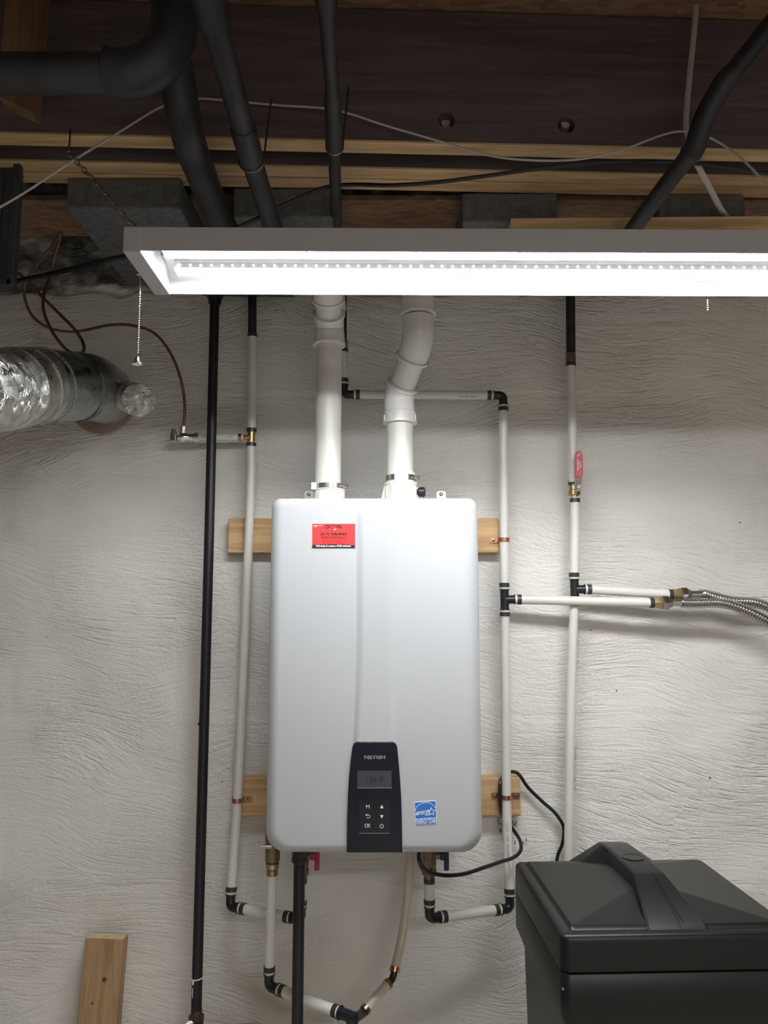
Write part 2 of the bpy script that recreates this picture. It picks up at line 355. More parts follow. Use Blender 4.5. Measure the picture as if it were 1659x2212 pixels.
# back wall: grid with block joints, undulation and a ragged crack below the sill
def build_wall():
    x0, x1, z0, z1, st = -1.35, 1.35, 0.28, 2.56, 0.006
    nx = int((x1-x0)/st)+1; nz = int((z1-z0)/st)+1
    xs = np.linspace(x0, x1, nx); zs = np.linspace(z0, z1, nz)
    XX, ZZ = np.meshgrid(xs, zs)
    rng = np.random.RandomState(3)
    def smooth_noise(cell):
        gx = int((x1-x0)/cell)+3; gz = int((z1-z0)/cell)+3; g = rng.rand(gz, gx)
        fx = (XX-x0)/cell; fz = (ZZ-z0)/cell; ix = fx.astype(int); iz = fz.astype(int); tx = fx-ix; tz = fz-iz
        tx = tx*tx*(3-2*tx); tz = tz*tz*(3-2*tz)
        return (g[iz, ix]*(1-tx)+g[iz, ix+1]*tx)*(1-tz)+(g[iz+1, ix]*(1-tx)+g[iz+1, ix+1]*tx)*tz-0.5
    H = smooth_noise(0.16)*0.0035+smooth_noise(0.05)*0.0016+smooth_noise(0.02)*0.0012
    wob = smooth_noise(0.1)*0.012
    zj = (ZZ+wob-(CZ+0.545)) / 0.203
    row = np.floor(zj)
    dz = np.abs(zj-np.round(zj))*0.203
    dx = (XX+wob*0.8+0.11+(row % 2)*0.2) / 0.406
    dx = np.abs(dx-np.round(dx))*0.406
    amp = 0.6+smooth_noise(0.12)*1.2
    H -= np.exp(-(dz/0.007)**2)*0.0012*amp + np.exp(-(dx/0.007)**2)*0.0010*amp
    # heavy paint runs on some joints
    H += np.exp(-((dz-0.016)/0.009)**2)*0.0006*amp
    # crack at the underside of the top course and crumbly mortar above it
    zc = CZ+0.83+smooth_noise(0.05)*0.02+smooth_noise(0.015)*0.008
    H -= np.exp(-((ZZ-zc)/0.006)**2)*0.014
    up = np.clip((ZZ-zc)/0.01, 0, 1)
    H += up*(smooth_noise(0.03)*0.018+smooth_noise(0.012)*0.010-0.006)
    # vertical crack at far left under the sill
    xc = P(76, 700, WALL).x+smooth_noise(0.03)*0.01
    H -= np.exp(-((XX-xc)/0.005)**2)*0.010*np.clip((ZZ-(CZ+0.66))/0.01, 0, 1)*(1-up)
    YY = WALL-H
    co = np.stack([XX, YY, ZZ], -1).reshape(-1, 3)
    idx = np.arange(nx*nz).reshape(nz, nx)
    q = np.stack([idx[:-1, :-1], idx[:-1, 1:], idx[1:, 1:], idx[1:, :-1]], -1).reshape(-1, 4)
    me = bpy.data.meshes.new('wall_back')
    me.vertices.add(len(co)); me.vertices.foreach_set('co', co.astype(np.float32).ravel())
    me.loops.add(q.size); me.loops.foreach_set('vertex_index', q.astype(np.int32).ravel())
    me.polygons.add(len(q)); me.polygons.foreach_set('loop_start', np.arange(0, q.size, 4, dtype=np.int32))
    me.polygons.foreach_set('use_smooth', np.ones(len(q), dtype=bool))
    me.update(); me.validate(); me.materials.append(M_wall)
    o = bpy.data.objects.new('wall_back', me); C.objects.link(o); o['kind'] = 'structure'
    # outer parts of the same wall, solid backing
    mb = MB(); mb.box((0, WALL+0.11, 1.3), (2*RX, 0.2, 2.6)); mb.box((-1.825, WALL+0.006, 1.3), (0.95, 0.03, 2.6)); mb.box((1.825, WALL+0.006, 1.3), (0.95, 0.03, 2.6))
    mb.box((0, WALL+0.006, 0.14), (2.7, 0.03, 0.28))
    b = link('wall_core', mb, M_wall, V((0, 0, 0)), o, smooth=False)
    return o
wall = build_wall()
struct('wall_left', MB().box((-RX-0.05, -0.2, 1.3), (0.1, 4.6, 2.6)), M_sided, smooth=False)
struct('wall_right', MB().box((RX+0.05, -0.2, 1.3), (0.1, 4.6, 2.6)), M_side, smooth=False)
struct('wall_front', MB().box((0, -2.55, 1.3), (2*RX+0.2, 0.1, 2.6)), M_side, smooth=False)
struct('floor', MB().box((0, -0.2, -0.05), (2*RX+0.2, 4.8, 0.1)), M_floor, smooth=False)
HC = 1.195
struct('ceiling', MB().box((0, -0.2, CZ+HC+0.01), (2*RX+0.2, 4.8, 0.02)), M_osb, smooth=False)

# joists: run parallel to the wall, slightly turned
JA = math.radians(2.2)
RJ = Matrix.Rotation(JA, 3, 'Z')
def joist(name, yc, thick, hb, ht, label, x0=-2.25, x1=2.25, face=M_joist, edge=M_edge, cut=None, group=None):
    t = Thing(name, label, 'joist', (0, yc, CZ+hb), group)
    L_ = (x1-x0)
    c = V((0, yc, 0)) + RJ @ V(((x0+x1)/2, 0, 0))
    mb = MB().box((c.x, c.y, CZ+(hb+0.004+ht)/2), (L_, thick, ht-hb-0.004), RJ)
    body = t.add('joist_face', mb, face, smooth=False)
    if cut:
        for px, py, r in cut:
            q = P(px, py, yc-0.02); cb = MB().lathe(q-Y*0.05, Y, [(0, r), (0.1, r)], 24)
            co = link('cutter', cb, face, smooth=False)
            md = body.modifiers.new('b', 'BOOLEAN'); md.object = co; md.operation = 'DIFFERENCE'; md.solver = 'EXACT'
            bpy.context.view_layer.update()
            me = bpy.data.meshes.new_from_object(body.evaluated_get(bpy.context.evaluated_depsgraph_get()))
            body.modifiers.clear(); body.data = me; bpy.data.objects.remove(co)
    t.add('bottom_edge', MB().box((c.x, c.y, CZ+hb+0.002), (L_, thick, 0.004), RJ), edge, smooth=False, label='tan bottom edge')
    return t
joist('floor_joist', 1.43, 0.038, 0.905, 1.19, 'tall dark joist with two drilled holes and tan bottom edge', cut=[(965, 256, 0.017), (1227, 260, 0.017)])
joist('rim_joist', 1.522, 0.038, 0.905, 1.19, 'joist edge directly behind the dark drilled joist', group=None)
joist('sill_joist', 1.565, 0.04, 0.905, 1.19, 'rearmost joist edge, splintered, above the grey blocks')
joist('floor_joist', 0.93, 0.038, 0.93, 1.19, 'dark joist above the camera, out of frame towards the room')
# small cable ends inside the holes
for i, (px, py) in enumerate([(963, 264), (1222, 267)]):
    q = P(px, py, 1.44)
    single('cable_stub', MB().tube([q, q+V((0.004, 0.075, -0.002))], 0.009, 10), M_cablew, ['pale cable end inside the left drilled hole of the dark joist', 'pale cable end inside the right drilled hole of the dark joist'][i], 'cable', q, smooth=True)

# strand board soffit and dark sill recess behind the joists
mb = MB().box((0, 1.72, CZ+0.915), (2.5, 0.17, 0.012))
single('strand_board_panel', mb, M_osb, 'brown strand board panel between joists and wall, behind the grey blocks', 'board', (0, 1.69, CZ+0.94), smooth=False)
# grey blocks on the top of the wall
BL = [((142, 388), 450, 0.0), ((503, 720), 470, 0.0), ((1000, 1205), 480, 0.0), ((1425, 1612), 482, 0.0)]
bl_lab = ['grey concrete block above the lamp\'s left end, underside lit, leftmost block', 'grey concrete block behind the two black sloping pipes, second block', 'grey concrete block between the joist holes and the lamp, third block',
          'grey concrete block behind the white flat cable, rightmost block']
for i, ((xa, xb), yu, _) in enumerate(BL):
    A = PH(xa, yu, 0.835); B = PH(xb, yu, 0.835)
    d0 = A.y
    mb = MB().box(((A.x+B.x)/2, (d0+1.925)/2, CZ+(0.835+0.903)/2), (B.x-A.x, 1.925-d0, 0.068))
    single('concrete_block', mb, M_conc, bl_lab[i], 'block', ((A.x+B.x)/2, d0, CZ+0.835), group='grey concrete blocks along the top of the wall', smooth=False, bevel=0.004)
# plate board just above the lamp at right
single('wood_plate', MB().box((0.80, 1.60, CZ+0.817), (1.05, 0.075, 0.030), Matrix.Rotation(math.radians(-1.0), 3, 'Z')), M_edge, 'pale wood plate just above the right half of the lamp, under the blocks', 'board', (0.80, 1.60, CZ+0.80), smooth=False)

# blocking at top left
q = P(48, 100, 1.26)
t = Thing('wood_blocking', 'short brown wood block hanging at upper left behind the drain pipe', 'wood', q)
zt = CZ+1.19
A0, A1 = P(18, -20, 1.27), P(88, -20, 1.27); B0, B1 = P(-8, 205, 1.27), P(66, 240, 1.27)
t.add('block_face', MB().prism([B0, B1, V((A1.x, A1.y, zt)), V((A0.x, A0.y, zt))], (0, 0.04, 0)), wood('blocking_wood', (0.24, 0.14, 0.07), (0.14, 0.08, 0.04), 'z', knots=False), smooth=False)

# ================================================================== LAMP
t = Thing('shop_light', 'long white twin-strip LED shop light hanging in front of the wall, lit', 'lamp', (0.2, 1.2, CZ+0.545))
x0, x1 = -0.400, 0.80; hb = CZ+0.541; yf, yb = 1.118, 1.285
LR = Matrix.Rotation(math.radians(0.55), 3, 'Z')
def lr(v):  # slight turn of the whole lamp about its left end
    c0 = V((x0, 1.2, hb)); p = V(v)-c0; p = LR @ p; return c0+p
def lmb(mb): mb.v = [tuple(lr(v)) for v in mb.v]; return mb
# housing: cross-section, closed thin-walled channel, open below
ht = 0.037
sec_o = [(yf, 0), (yf, ht), (yf+0.045, ht+0.018), (yb-0.045, ht+0.018), (yb, ht), (yb, -0.001)]
sec_i = [(yb-0.003, -0.001), (yb-0.003, ht-0.014), (yb-0.047, ht+0.012), (yf+0.047, ht+0.012), (yf+0.003, ht-0.014), (yf+0.003, 0)]
mb = MB(); sec = sec_o+sec_i; n = len(sec)
vs = [V((x, y, hb+z)) for x in (x0+0.02, x1-0.02) for y, z in sec]
mb.add(vs, [(i, (i+1) % n, n+(i+1) % n, n+i) for i in range(n)])
t.add('housing', lmb(mb), M_lampw, smooth=False)
for xa in (x0, x1-0.028):
    mb = MB().prism([V((xa, y, hb+z)) for y, z in [(yf-0.002, -0.004), (yf-0.002, ht), (yf+0.045, ht+0.020), (yb-0.045, ht+0.020), (yb+0.002, ht), (yb+0.002, -0.002)]], (0.028, 0, 0))
    t.add('end_cap', lmb(mb), M_lampw, smooth=False, bevel=0.002)
for k, yy in enumerate((1.163, 1.238)):
    # lens: half-round translucent tube on a base, the lit part
    zz = (0.014, 0.018)[k]
    mb = MB().box(((x0+x1)/2, yy, hb+zz+0.001), (x1-x0-0.10, 0.026, 0.002))
    ln = t.add('lit_lens', lmb(mb), M_lens, smooth=False)
    mb = MB().box(((x0+x1)/2, yy, hb+zz+0.012), (x1-x0-0.10, 0.030, 0.020))
    t.add('strip_cover', lmb(mb), M_lampw, ln, smooth=False)
    mb = MB().box(((x0+x1)/2, yy, hb+zz+0.028), (x1-x0-0.06, 0.034, 0.012))
    t.add('strip_base', lmb(mb), M_lampw, smooth=False)
    mb = MB(); xx = x0+0.06
    while xx < x1-0.06:
        mb.sphere((xx, yy-0.0162, hb+zz+0.006), 0.0014, 6); xx += 0.0175
    t.add('lens_edge', lmb(MB().box(((x0+x1)/2, yy-0.0157, hb+zz+0.006), (x1-x0-0.12, 0.0012, 0.009))), M_lensedge, ln, smooth=False, label='grey edge of the lit strip')
    q = t.add('led_row', lmb(mb), M_led, ln); q['kind'] = 'stuff'
# pull chains
def bead_chain(p, length, name, sway, par=None, bell=True):
    mb = MB(); k = int(length/0.0042)
    for i in range(k):
        f = i/k; mb.sphere(p+V((sway*f, 0, -i*0.0042)), 0.0019, 6)
    c = t.add(name, mb, M_pull, par); c['kind'] = 'stuff'
    if bell:
        e = p+V((sway, 0, -length)); t.add('pull_bell', MB().lathe(e, (0, 0, -1), [(0, 0.002), (0.003, 0.004), (0.009, 0.005), (0.012, 0.0085), (0.0135, 0.0085)], 16), M_pull, c)
e = P(303, 594, 1.235)
t.add('chain_grommet', MB().lathe(e+V((0, 0, 0.004)), (0, 0, -1), [(0, 0.006), (0.004, 0.006), (0.005, 0.003)], 14), M_brass)
bead_chain(e, e.z-P(297, 770, 1.235).z, 'pull_chain', P(297, 770, 1.235).x-e.x)
e2 = P(1527, 625, 1.30); bead_chain(e2, e2.z-P(1527, 676, 1.30).z, 'short_chain', -0.001, bell=False)
# hook and hanging chain
hk = PH(151, 291, 0.903)
t2 = Thing('ceiling_hook', 'small steel screw hook in the joist edge at upper left, holding the chain', 'hook', hk)
pts = [hk+V((0, 0, 0.012)), hk-Z*0.022, hk+V((-0.003, -0.003, -0.032)), hk+V((0, -0.008, -0.040)), hk+V((0.006, -0.006, -0.036)), hk+V((0.007, -0.003, -0.028))]
t2.add('hook', MB().tube(cr(pts, 5), 0.0018, 8), M_steeld)
cs = hk+V((0.002, -0.006, -0.040)); ce = P(291, 493, 1.20)
ct = Thing('hanging_chain', 'steel link chain slanting from the joist hook to the lamp\'s left end', 'chain', ce)
dirc = (ce-cs); Lc = dirc.length; dirc.normalize(); side = dirc.cross(Z).normalized(); nl = 17; step = Lc/nl
link_me = None
for i in range(nl):
    c = cs+dirc*(step*(i+0.5)); a = side if i % 2 else dirc.cross(side); hl = step*0.5+0.0018; wd = 0.0052
    pts = [c+dirc*(math.cos(g)*(hl-wd if math.cos(g) > 0 else hl-wd)+ (math.copysign(0, 1))) + a*wd*math.sin(g) + dirc*wd*math.cos(g) for g in [2*PI*k/14 for k in range(15)]]
    ct.add('chain_link', MB().tube(pts, 0.0011, 6, caps=False), M_steel)

# ================================================================== HEATER
HF = 1.58
def hp(px, py, dy=0.0):
    q = P(px, py, HF-dy); return q
zT, zB = P(800, 1073, HF).z, P(800, 1839, HF+0.026).z
xL, xR = -0.2355, 0.2035
xL = (P(583, 1100, HF).x+P(571, 1800, HF).x)/2; xR = (P(1035, 1100, HF).x+P(1044, 1800, HF).x)/2
ht_ = Thing('water_heater', 'white wall-mounted tankless water heater with black control panel', 'water heater', ((xL+xR)/2, 1.75, zB))
def rrect(x0, x1, z0, z1, rt, rb, n=8):
    pts = []
    for cx, cz, a0, r in ((x1-rt, z1-rt, 0, rt), (x0+rt, z1-rt, PI/2, rt), (x0+rb, z0+rb, PI, rb), (x1-rb, z0+rb, 1.5*PI, rb)):
        for k in range(n+1):
            a = a0+PI/2*k/n; pts.append((cx+r*math.cos(a), cz+r*math.sin(a)))
    return pts
mb = MB(); R_ = 0.026; rings = []
def ring_(inset, y):
    return [V((a, y, b)) for a, b in rrect(xL+inset, xR-inset, zB+inset*0.8, zT-inset*0.6, max(0.020-inset*0.3, 0.006), max(0.042-inset*0.3, 0.006))]
rings.append(ring_(0, 1.90)); rings.append(ring_(0, HF+R_))
for k in range(1, 9):
    a = PI/2*k/8; rings.append(ring_(R_*(1-math.cos(a)), HF+R_*(1-math.sin(a))))
n = len(rings[0]); vs = [p for r in rings for p in r]
fs = [(i*n+j, i*n+(j+1) % n, (i+1)*n+(j+1) % n, (i+1)*n+j) for i in range(len(rings)-1) for j in range(n)]+[tuple(range(n)), tuple((len(rings)-1)*n+j for j in range(n))]
mb.add(vs, fs); ht_.add('cover', mb, M_white, angle=50)
# raised centre band flaring towards the control panel
mb = MB(); rows = []; nx = 22
for k in range(41):
    py = 1083+(1640-1083)*k/40; g = max(0, min(1, (py-1380)/225))**1.6
    xl = 778-8*g-1.5*min(1, (py-1083)/530); xr = 847+1*(py-1083)/530+4*g
    y0 = HF
    row = []
    for j in range(nx+1):
        ew = 10-3.5*g; f = j/nx; px = xl-ew+(xr-xl+2*ew)*f; e = min(px-(xl-ew), (xr+ew)-px)/(2*ew-2); e = max(0, min(1, e)); e = e*e*(3-2*e)
        fade = min(1, k/2.0)
        row.append(P(px, py, HF)+V((0, 0.0004-0.0048*e*fade, 0)))
    rows.append(row)
vs = [p for r in rows for p in r]; n = nx+1
mb.add(vs, [(i*n+j, i*n+j+1, (i+1)*n+j+1, (i+1)*n+j) for i in range(40) for j in range(nx)])
ht_.add('centre_band', mb, M_white, angle=80)
# control panel
lf = [(770, 1603), (764, 1607), (761.5, 1614), (758, 1640), (754, 1680), (751.5, 1720), (750, 1770), (749, 1842)]
rt = [(850, 1603), (855, 1607), (858, 1614), (860.5, 1640), (864, 1680), (866.5, 1720), (868, 1770), (869, 1842)]
pts = [hp(x, y, 0.006) for x, y in lf]+[hp(x, y, 0.006) for x, y in rt[::-1]]
pn = ht_.add('control_panel', MB().prism(pts, (0, 0.022, 0)), M_panel, smooth=True, bevel=0.0015, label='glossy black control panel')
D1 = 0.0064
def fbox(x0, y0, x1, y1, dy, th=0.0006):
    return MB().prism([hp(x0, y1, dy), hp(x1, y1, dy), hp(x1, y0, dy), hp(x0, y0, dy)], (0, th, 0))
ht_.add('display_screen', fbox(772, 1665, 846, 1702, D1), M_screen, pn, label='grey display reading 135 F')
ht_.add('screen_glint', fbox(771, 1701.6, 847, 1703, D1+0.0004), M_steel, pn)  # glint under the screen, drawn as a bright strip
def txt(root, par, s, px, py, hpx, dy, m, name='lettering', sx=1.0, shear=0, off=0.0, al='CENTER', rot=0.0, d=None, surf=None):
    q = hp(px, py, dy) if surf is None else surf(px, py)
    sz = hpx/1661*q.y*1.0/0.72
    R3 = Matrix.Rotation(-rot, 3, 'Y')
    return root.add(name, text_mb(s, sz, q, R3 @ X, R3 @ Z, al, shear, off*sz, sx), m, par, smooth=False)
txt(ht_, pn, 'N', 791.5, 1636, 7.5, D1+.0002, M_brand, off=.03, sx=1.25)
txt(ht_, pn, 'a', 800, 1635, 10.5, D1+.0002, M_brand, off=.02, sx=1.15)
txt(ht_, pn, 'V', 808, 1636, 7.5, D1+.0002, M_brand, off=.03, sx=1.2)
txt(ht_, pn, 'I', 814, 1636, 7.5, D1+.0002, M_brand, off=.03)
txt(ht_, pn, 'e', 819, 1635, 10.5, D1+.0002, M_brand, off=.02, sx=1.1)
txt(ht_, pn, 'N', 827.5, 1636, 7.5, D1+.0002, M_brand, off=.03, sx=1.25)
txt(ht_, pn, '135', 802, 1685, 12, D1+.0006, M_lcdtext, sx=0.95); txt(ht_, pn, 'F', 824, 1685, 12, D1+.0006, M_lcdtext)
txt(ht_, pn, 'M', 794.5, 1743, 7.5, D1+.0002, M_legend, 'button_mark', sx=1.05)
txt(ht_, pn, 'OK', 794, 1784, 8.5, D1+.0002, M_legend, 'button_mark', sx=0.72)
def fpoly(pts, dy, th=0.0003): return MB().prism([hp(x, y, dy) for x, y in pts], (0, th, 0))
ht_.add('button_mark', fpoly([(821, 1746), (828.5, 1746), (824.7, 1738.5)], D1+.0004), M_legend, pn, smooth=False)
ht_.add('button_mark', fpoly([(821, 1761), (828.5, 1761), (824.7, 1768)], D1+.0004), M_legend, pn, smooth=False)
mb = MB(); arc = [(790, 1760.5), (796, 1760.5)]+[(796.3+2.8*math.cos(a), 1763.6+3.1*math.sin(a)) for a in [(-PI/2+PI*k/6) for k in range(7)]]+[(792, 1766.8)]
mb.tube([hp(x, y, D1) for x, y in arc], 0.0005, 6); mb.v += []; ht_.add('button_mark', mb, M_legend, pn, smooth=False)
ht_.add('button_mark', fpoly([(789, 1760.5), (792.5, 1757.8), (792.5, 1763.2)], D1+.0004), M_legend, pn, smooth=False)
mb = MB(); mb.tube([hp(824.5+3.9*math.cos(a), 1784.5+4*math.sin(a), D1) for a in [(-PI/2+0.6+(2*PI-1.2)*k/16) for k in range(17)]], 0.0005, 6)
mb.tube([hp(824.5, 1779, D1), hp(824.5, 1784, D1)], 0.0005, 6); ht_.add('button_mark', mb, M_legend, pn, smooth=False)
# glint below the touch field, drawn as a bright strip; vent teeth above panel
ht_.add('touch_field', fbox(776, 1728, 842, 1800, 0.0062, 0.0003), mat('touch_field_black', (0.006, 0.009, 0.014), 0.08), pn)
ht_.add('field_glint', fbox(776, 1799.6, 841, 1800.6, D1+0.0003), M_steel, pn)
mb = MB()
for k in range(15): mb.sphere(hp(772+5.4*k, 1601.2, 0.005), 0.0018, 8, (1, 0.8, 0.7))
q = ht_.add('vent_teeth', mb, M_white, pn); q['kind'] = 'stuff'
# stickers
ck = ht_.add('business_card', fbox(674.5, 1131.5, 767, 1183.5, 0.001, 0.0006), M_cardred, label='red plumber\'s card stuck on the white cover')
band = [(674.5, 1177), (700, 1176), (721, 1175.2), (742, 1176), (767, 1177.5), (767, 1183.5), (674.5, 1183.5)]
ht_.add('card_band', fpoly(band, 0.0013), M_ink, ck, smooth=False)
def ct_(s, px, py, h, m, sx=1.0, off=0.0, al='CENTER', rot=0): txt(ht_, ck, s, px, py, h, 0.0016, m, 'card_lettering', sx, 0, off, al, rot)
for ch, cx, cy, h in (('D', 706.5, 1138.4, 8.6), ('U', 712.6, 1137.2, 6.4), ('T', 718, 1136.6, 5.6), ('T', 722.6, 1136.6, 5.6), ('O', 728.4, 1137.0, 6.2), ('N', 734.8, 1138.2, 8.6)):
    ct_(ch, cx, cy, h, M_ink, 0.85, 0.028)
ht_.add('card_lettering', fbox(716, 1141.6, 724, 1142.8, 0.0016, 0.0002), M_ink, ck, smooth=False)
ht_.add('card_lettering', fpoly([(719.5, 1143.2), (725.5, 1142.2), (725, 1144.2), (721, 1144.6)], 0.0017), M_paper, ck, smooth=False)
ct_('Plumbing Inc.', 720.5, 1147.4, 2.0, M_inkred)
ct_('(317) 938-8969', 720.5, 1153.8, 5.4, M_ink, 1.22, 0.03)
ct_('Dutton PlumbingInc.org', 720.5, 1160.4, 3.9, M_ink, 1.02, 0.02)
for k, (l, r_) in enumerate((('- All Plumbing Repairs', '- Water Softeners'), ('- Bathroom Remodels', '- Repiping'), ('- Water Heaters', '- Drain Cleaning'))):
    ct_(l, 695, 1165+4.0*k, 2.2, M_inkred, 1.0, 0.01, 'LEFT'); ct_(r_, 725.5, 1165+4.0*k, 2.2, M_inkred, 1.0, 0.01, 'LEFT')
ct_('Call today & receive a FREE estimate!', 720.5, 1179.4, 3.5, M_paper, 1.02, 0.03)
ct_('LICENSED & INSURED', 676.5, 1135.2, 1.5, M_paper, 1, 0.02, 'LEFT'); ct_('PLUMBERS', 676.5, 1137.4, 1.5, M_paper, 1, 0.02, 'LEFT')
# energy label, slightly tilted
q4 = [(895, 1732.5), (941.5, 1729.2), (943.5, 1780), (897.5, 1783)]
ek = ht_.add('energy_label', fpoly(q4, 0.0008, 0.0006), M_paper, label='blue and white square efficiency label')
def L_(u, v, dy=0.0014):
    a = V(q4[0]).lerp(V(q4[1]), u); b = V(q4[3]).lerp(V(q4[2]), u); c = a.lerp(b, v); return hp(c.x, c.y, dy)
def lpoly(pts, dy=0.0014): return MB().prism([L_(u, v, dy) for u, v in pts], (0, 0.0002, 0))
ht_.add('label_field', lpoly([(0.02, 0.02), (0.98, 0.02), (0.98, 0.715), (0.02, 0.715)], 0.001), M_eblue, ek, smooth=False)
ht_.add('label_field', lpoly([(0.02, 0.745), (0.98, 0.745), (0.98, 0.985), (0.02, 0.985)], 0.001), M_eblue, ek, smooth=False)
def stroke(uv, w_, closed=False):
    pts = [L_(u, v, 0.0013) for u, v in uv]
    if closed: pts = pts+[pts[0]]
    mb = MB()
    for a, b in zip(pts[:-1], pts[1:]):
        d = (b-a); n_ = V((-d.z, 0, d.x)).normalized()*w_/2; e = d.normalized()*w_*0.3
        mb.prism([a+n_-e, a-n_-e, b-n_+e, b+n_+e], (0, 0.0002, 0))
    return mb
ht_.add('label_print', stroke([(0.50-0.48*math.cos(a), 0.42-0.36*math.sin(a)) for a in [0.1+2.75*k/18 for k in range(19)]], 0.0011), M_paper, ek, smooth=False)
star = []
for k in range(10):
    a = -PI/2+PI*k/5; r = 0.20 if k % 2 == 0 else 0.085; star.append((0.77+r*math.cos(a), 0.46+r*0.92*math.sin(a)))
ht_.add('label_print', stroke(star, 0.0010, True), M_paper, ek, smooth=False)
ht_.add('label_print', stroke([(0.02, 0.51), (0.1, 0.52), (0.2, 0.45)], 0.0008), M_paper, ek, smooth=False)
tl = math.atan2(3.2, 46.5)
q = L_(0.36, 0.45, 0.0014); R3 = Matrix.Rotation(-tl, 3, 'Y')
ht_.add('label_print', text_mb('energy', 0.0148, q, R3 @ (X+Z*0.08), R3 @ Z, 'CENTER', 0.5, 0.0, 0.72), M_paper, ek, smooth=False)
q = L_(0.5, 0.865, 0.0014)
ht_.add('label_print', text_mb('ENERGY STAR', 0.0125, q, R3 @ X, R3 @ Z, 'CENTER', 0, 0.0001, 0.49), M_paper, ek, smooth=False)
# top brackets
for px in (667, 953):
    c = P(px, 1066, 1.87); mb = MB().prism([c+V((a, 0, b)) for a, b in rrect(-0.0115, 0.0115, -0.03, 0.006, 0.006, 0.002, 4)], (0, 0.003, 0))
    br = ht_.add('mounting_tab', mb, M_steel, smooth=False); ht_.add('screw', MB().lathe(c+Z*-0.002, (0, -1, 0), [(0, 0.0045), (0.002, 0.0045), (0.004, 0.002)], 12), M_steel, br)
# flue collars
def collar(px, top_py, d, r, label):
    c = P(px, 1074, d); tp = P(px, top_py, d)
    h = tp.z-c.z
    cl = ht_.add('flue_collar', MB().lathe(c-Z*0.02, Z, [(0, r*1.22), (0.02+h*0.45, r*1.20), (0.02+h*0.5, r*1.26), (0.02+h*0.58, r*1.26), (0.02+h*0.6, r*1.08), (0.02+h, r*1.08)], 32), M_collar, label=label)
    return c, h, cl
c, h, cl = collar(711, 1047, 1.74, 0.0302, 'ivory collar around the left vent')
ht_.add('collar_lug', MB().box(c+V((-0.033, -0.02, h*0.75)), (0.012, 0.016, 0.016)), M_collar, cl, smooth=False, bevel=0.001)
ht_.add('hose_clamp', MB().lathe(c+Z*(h*0.62), Z, [(0, 0.0332), (0, 0.0345), (0.011, 0.0345), (0.011, 0.0332)], 32), M_steel, cl)
ht_.add('clamp_screw', MB().lathe(c+V((0.032, -0.014, h*0.62+0.005)), V((1, -0.5, 0)), [(0, 0.0035), (0.008, 0.0035), (0.009, 0.005), (0.012, 0.005)], 12), M_steel, cl)
c, h, cl = collar(866, 1022, 1.74, 0.0302, 'ribbed ivory collar around the right vent')
for k in range(12):
    a = 2*PI*k/12; dd = V((math.cos(a), math.sin(a), 0))
    ht_.add('collar_rib', MB().box(c+dd*0.0375+Z*0.008, (0.004, 0.002, 0.03), Matrix.Rotation(a, 3, 'Z')), M_collar, cl, smooth=False)
ht_.add('hose_clamp', MB().lathe(c+Z*(h*0.66), Z, [(0, 0.0332), (0, 0.0345), (0.012, 0.0345), (0.012, 0.0332)], 32), M_steel, cl)
ht_.add('collar_tab', MB().box(c+V((0.0, -0.036, h*0.76)), (0.031, 0.004, 0.021)), M_collar, cl, smooth=False, bevel=0.001)
ht_.add('clamp_screw', MB().lathe(c+V((0.030, -0.018, h*0.66+0.006)), V((1, -0.5, -0.1)), [(0, 0.0035), (0.008, 0.0035), (0.009, 0.005), (0.012, 0.005)], 12), M_steel, cl)
ht_.add('collar_fin', MB().prism([c+V((-0.036, -0.002, 0.035)), c+V((-0.046, -0.002, -0.01)), c+V((-0.034, -0.002, -0.01))], (0, 0.004, 0)), M_collar, cl, smooth=False)
ht_.add('condensate_cap', MB().lathe(P(901, 1063, 1.74), X, [(0, 0.006), (0.004, 0.011), (0.016, 0.012), (0.019, 0.008)], 20), M_blackfit, cl)

# ================================================================== VENTS
def pvc_hub(T, p, d, L=0.03, r=0.0355, rim=0.038, n='coupling', par=None):
    return T.add(n, MB().lathe(p, d, [(0, r), (L-0.006, r*1.01), (L-0.005, rim), (L, rim), (L, 0.0305)], 32), M_pvcf, par)
def vent(T, axis, r=0.0302):
    pass
vl = Thing('vent_pipe', 'straight white plastic vent pipe rising from the heater\'s left collar', 'pipe', P(712, 1047, 1.74))
a = P(712, 1056, 1.74); b = P(707, 745, 1.74); b.x = (a.x+b.x)/2; a.x = b.x
vl.add('pipe', MB().tube([a, b+Z*0.01], 0.0302, 32), M_pvc)
vl.add('coupling', MB().lathe(b-Z*0.002, Z, [(0, 0.031), (0, 0.0385), (0.005, 0.0385), (0.006, 0.0365), (0.028, 0.0362), (0.030, 0.0345), (0.04, 0.0345)], 32), M_pvcf)
k1 = b+Z*0.045; d1 = V((0.02, -0.80, 0.60)).normalized()
k2 = k1+d1*0.085
vl.add('elbow_fitting', MB().tube(cr([b+Z*0.03, k1, k1+d1*0.012, k1+d1*0.035], 6), 0.0348, 32), M_pvcf)
vl.add('fitting_rim', MB().lathe(k1+d1*0.028, d1, [(0, 0.0345), (0.002, 0.038), (0.007, 0.038), (0.008, 0.031)], 32), M_pvcf)
vl.add('pipe', MB().tube([k1+d1*0.03, k2], 0.0302, 32), M_pvc)
k3 = k2+d1*0.02+Z*0.022; k4 = V((k3.x, WALL+0.0, k3.z+0.02))
vl.add('elbow_fitting', MB().tube(cr([k2-d1*0.012, k2+d1*0.012, k2+d1*0.02+Z*0.01, k3+V((0, 0.03, 0.016)), k3+V((0, 0.07, 0.02))], 6), 0.0352, 32), M_pvcf)
vl.add('fitting_rim', MB().lathe(k2-d1*0.016, d1, [(0, 0.031), (0, 0.039), (0.006, 0.039), (0.007, 0.035)], 32), M_pvcf)
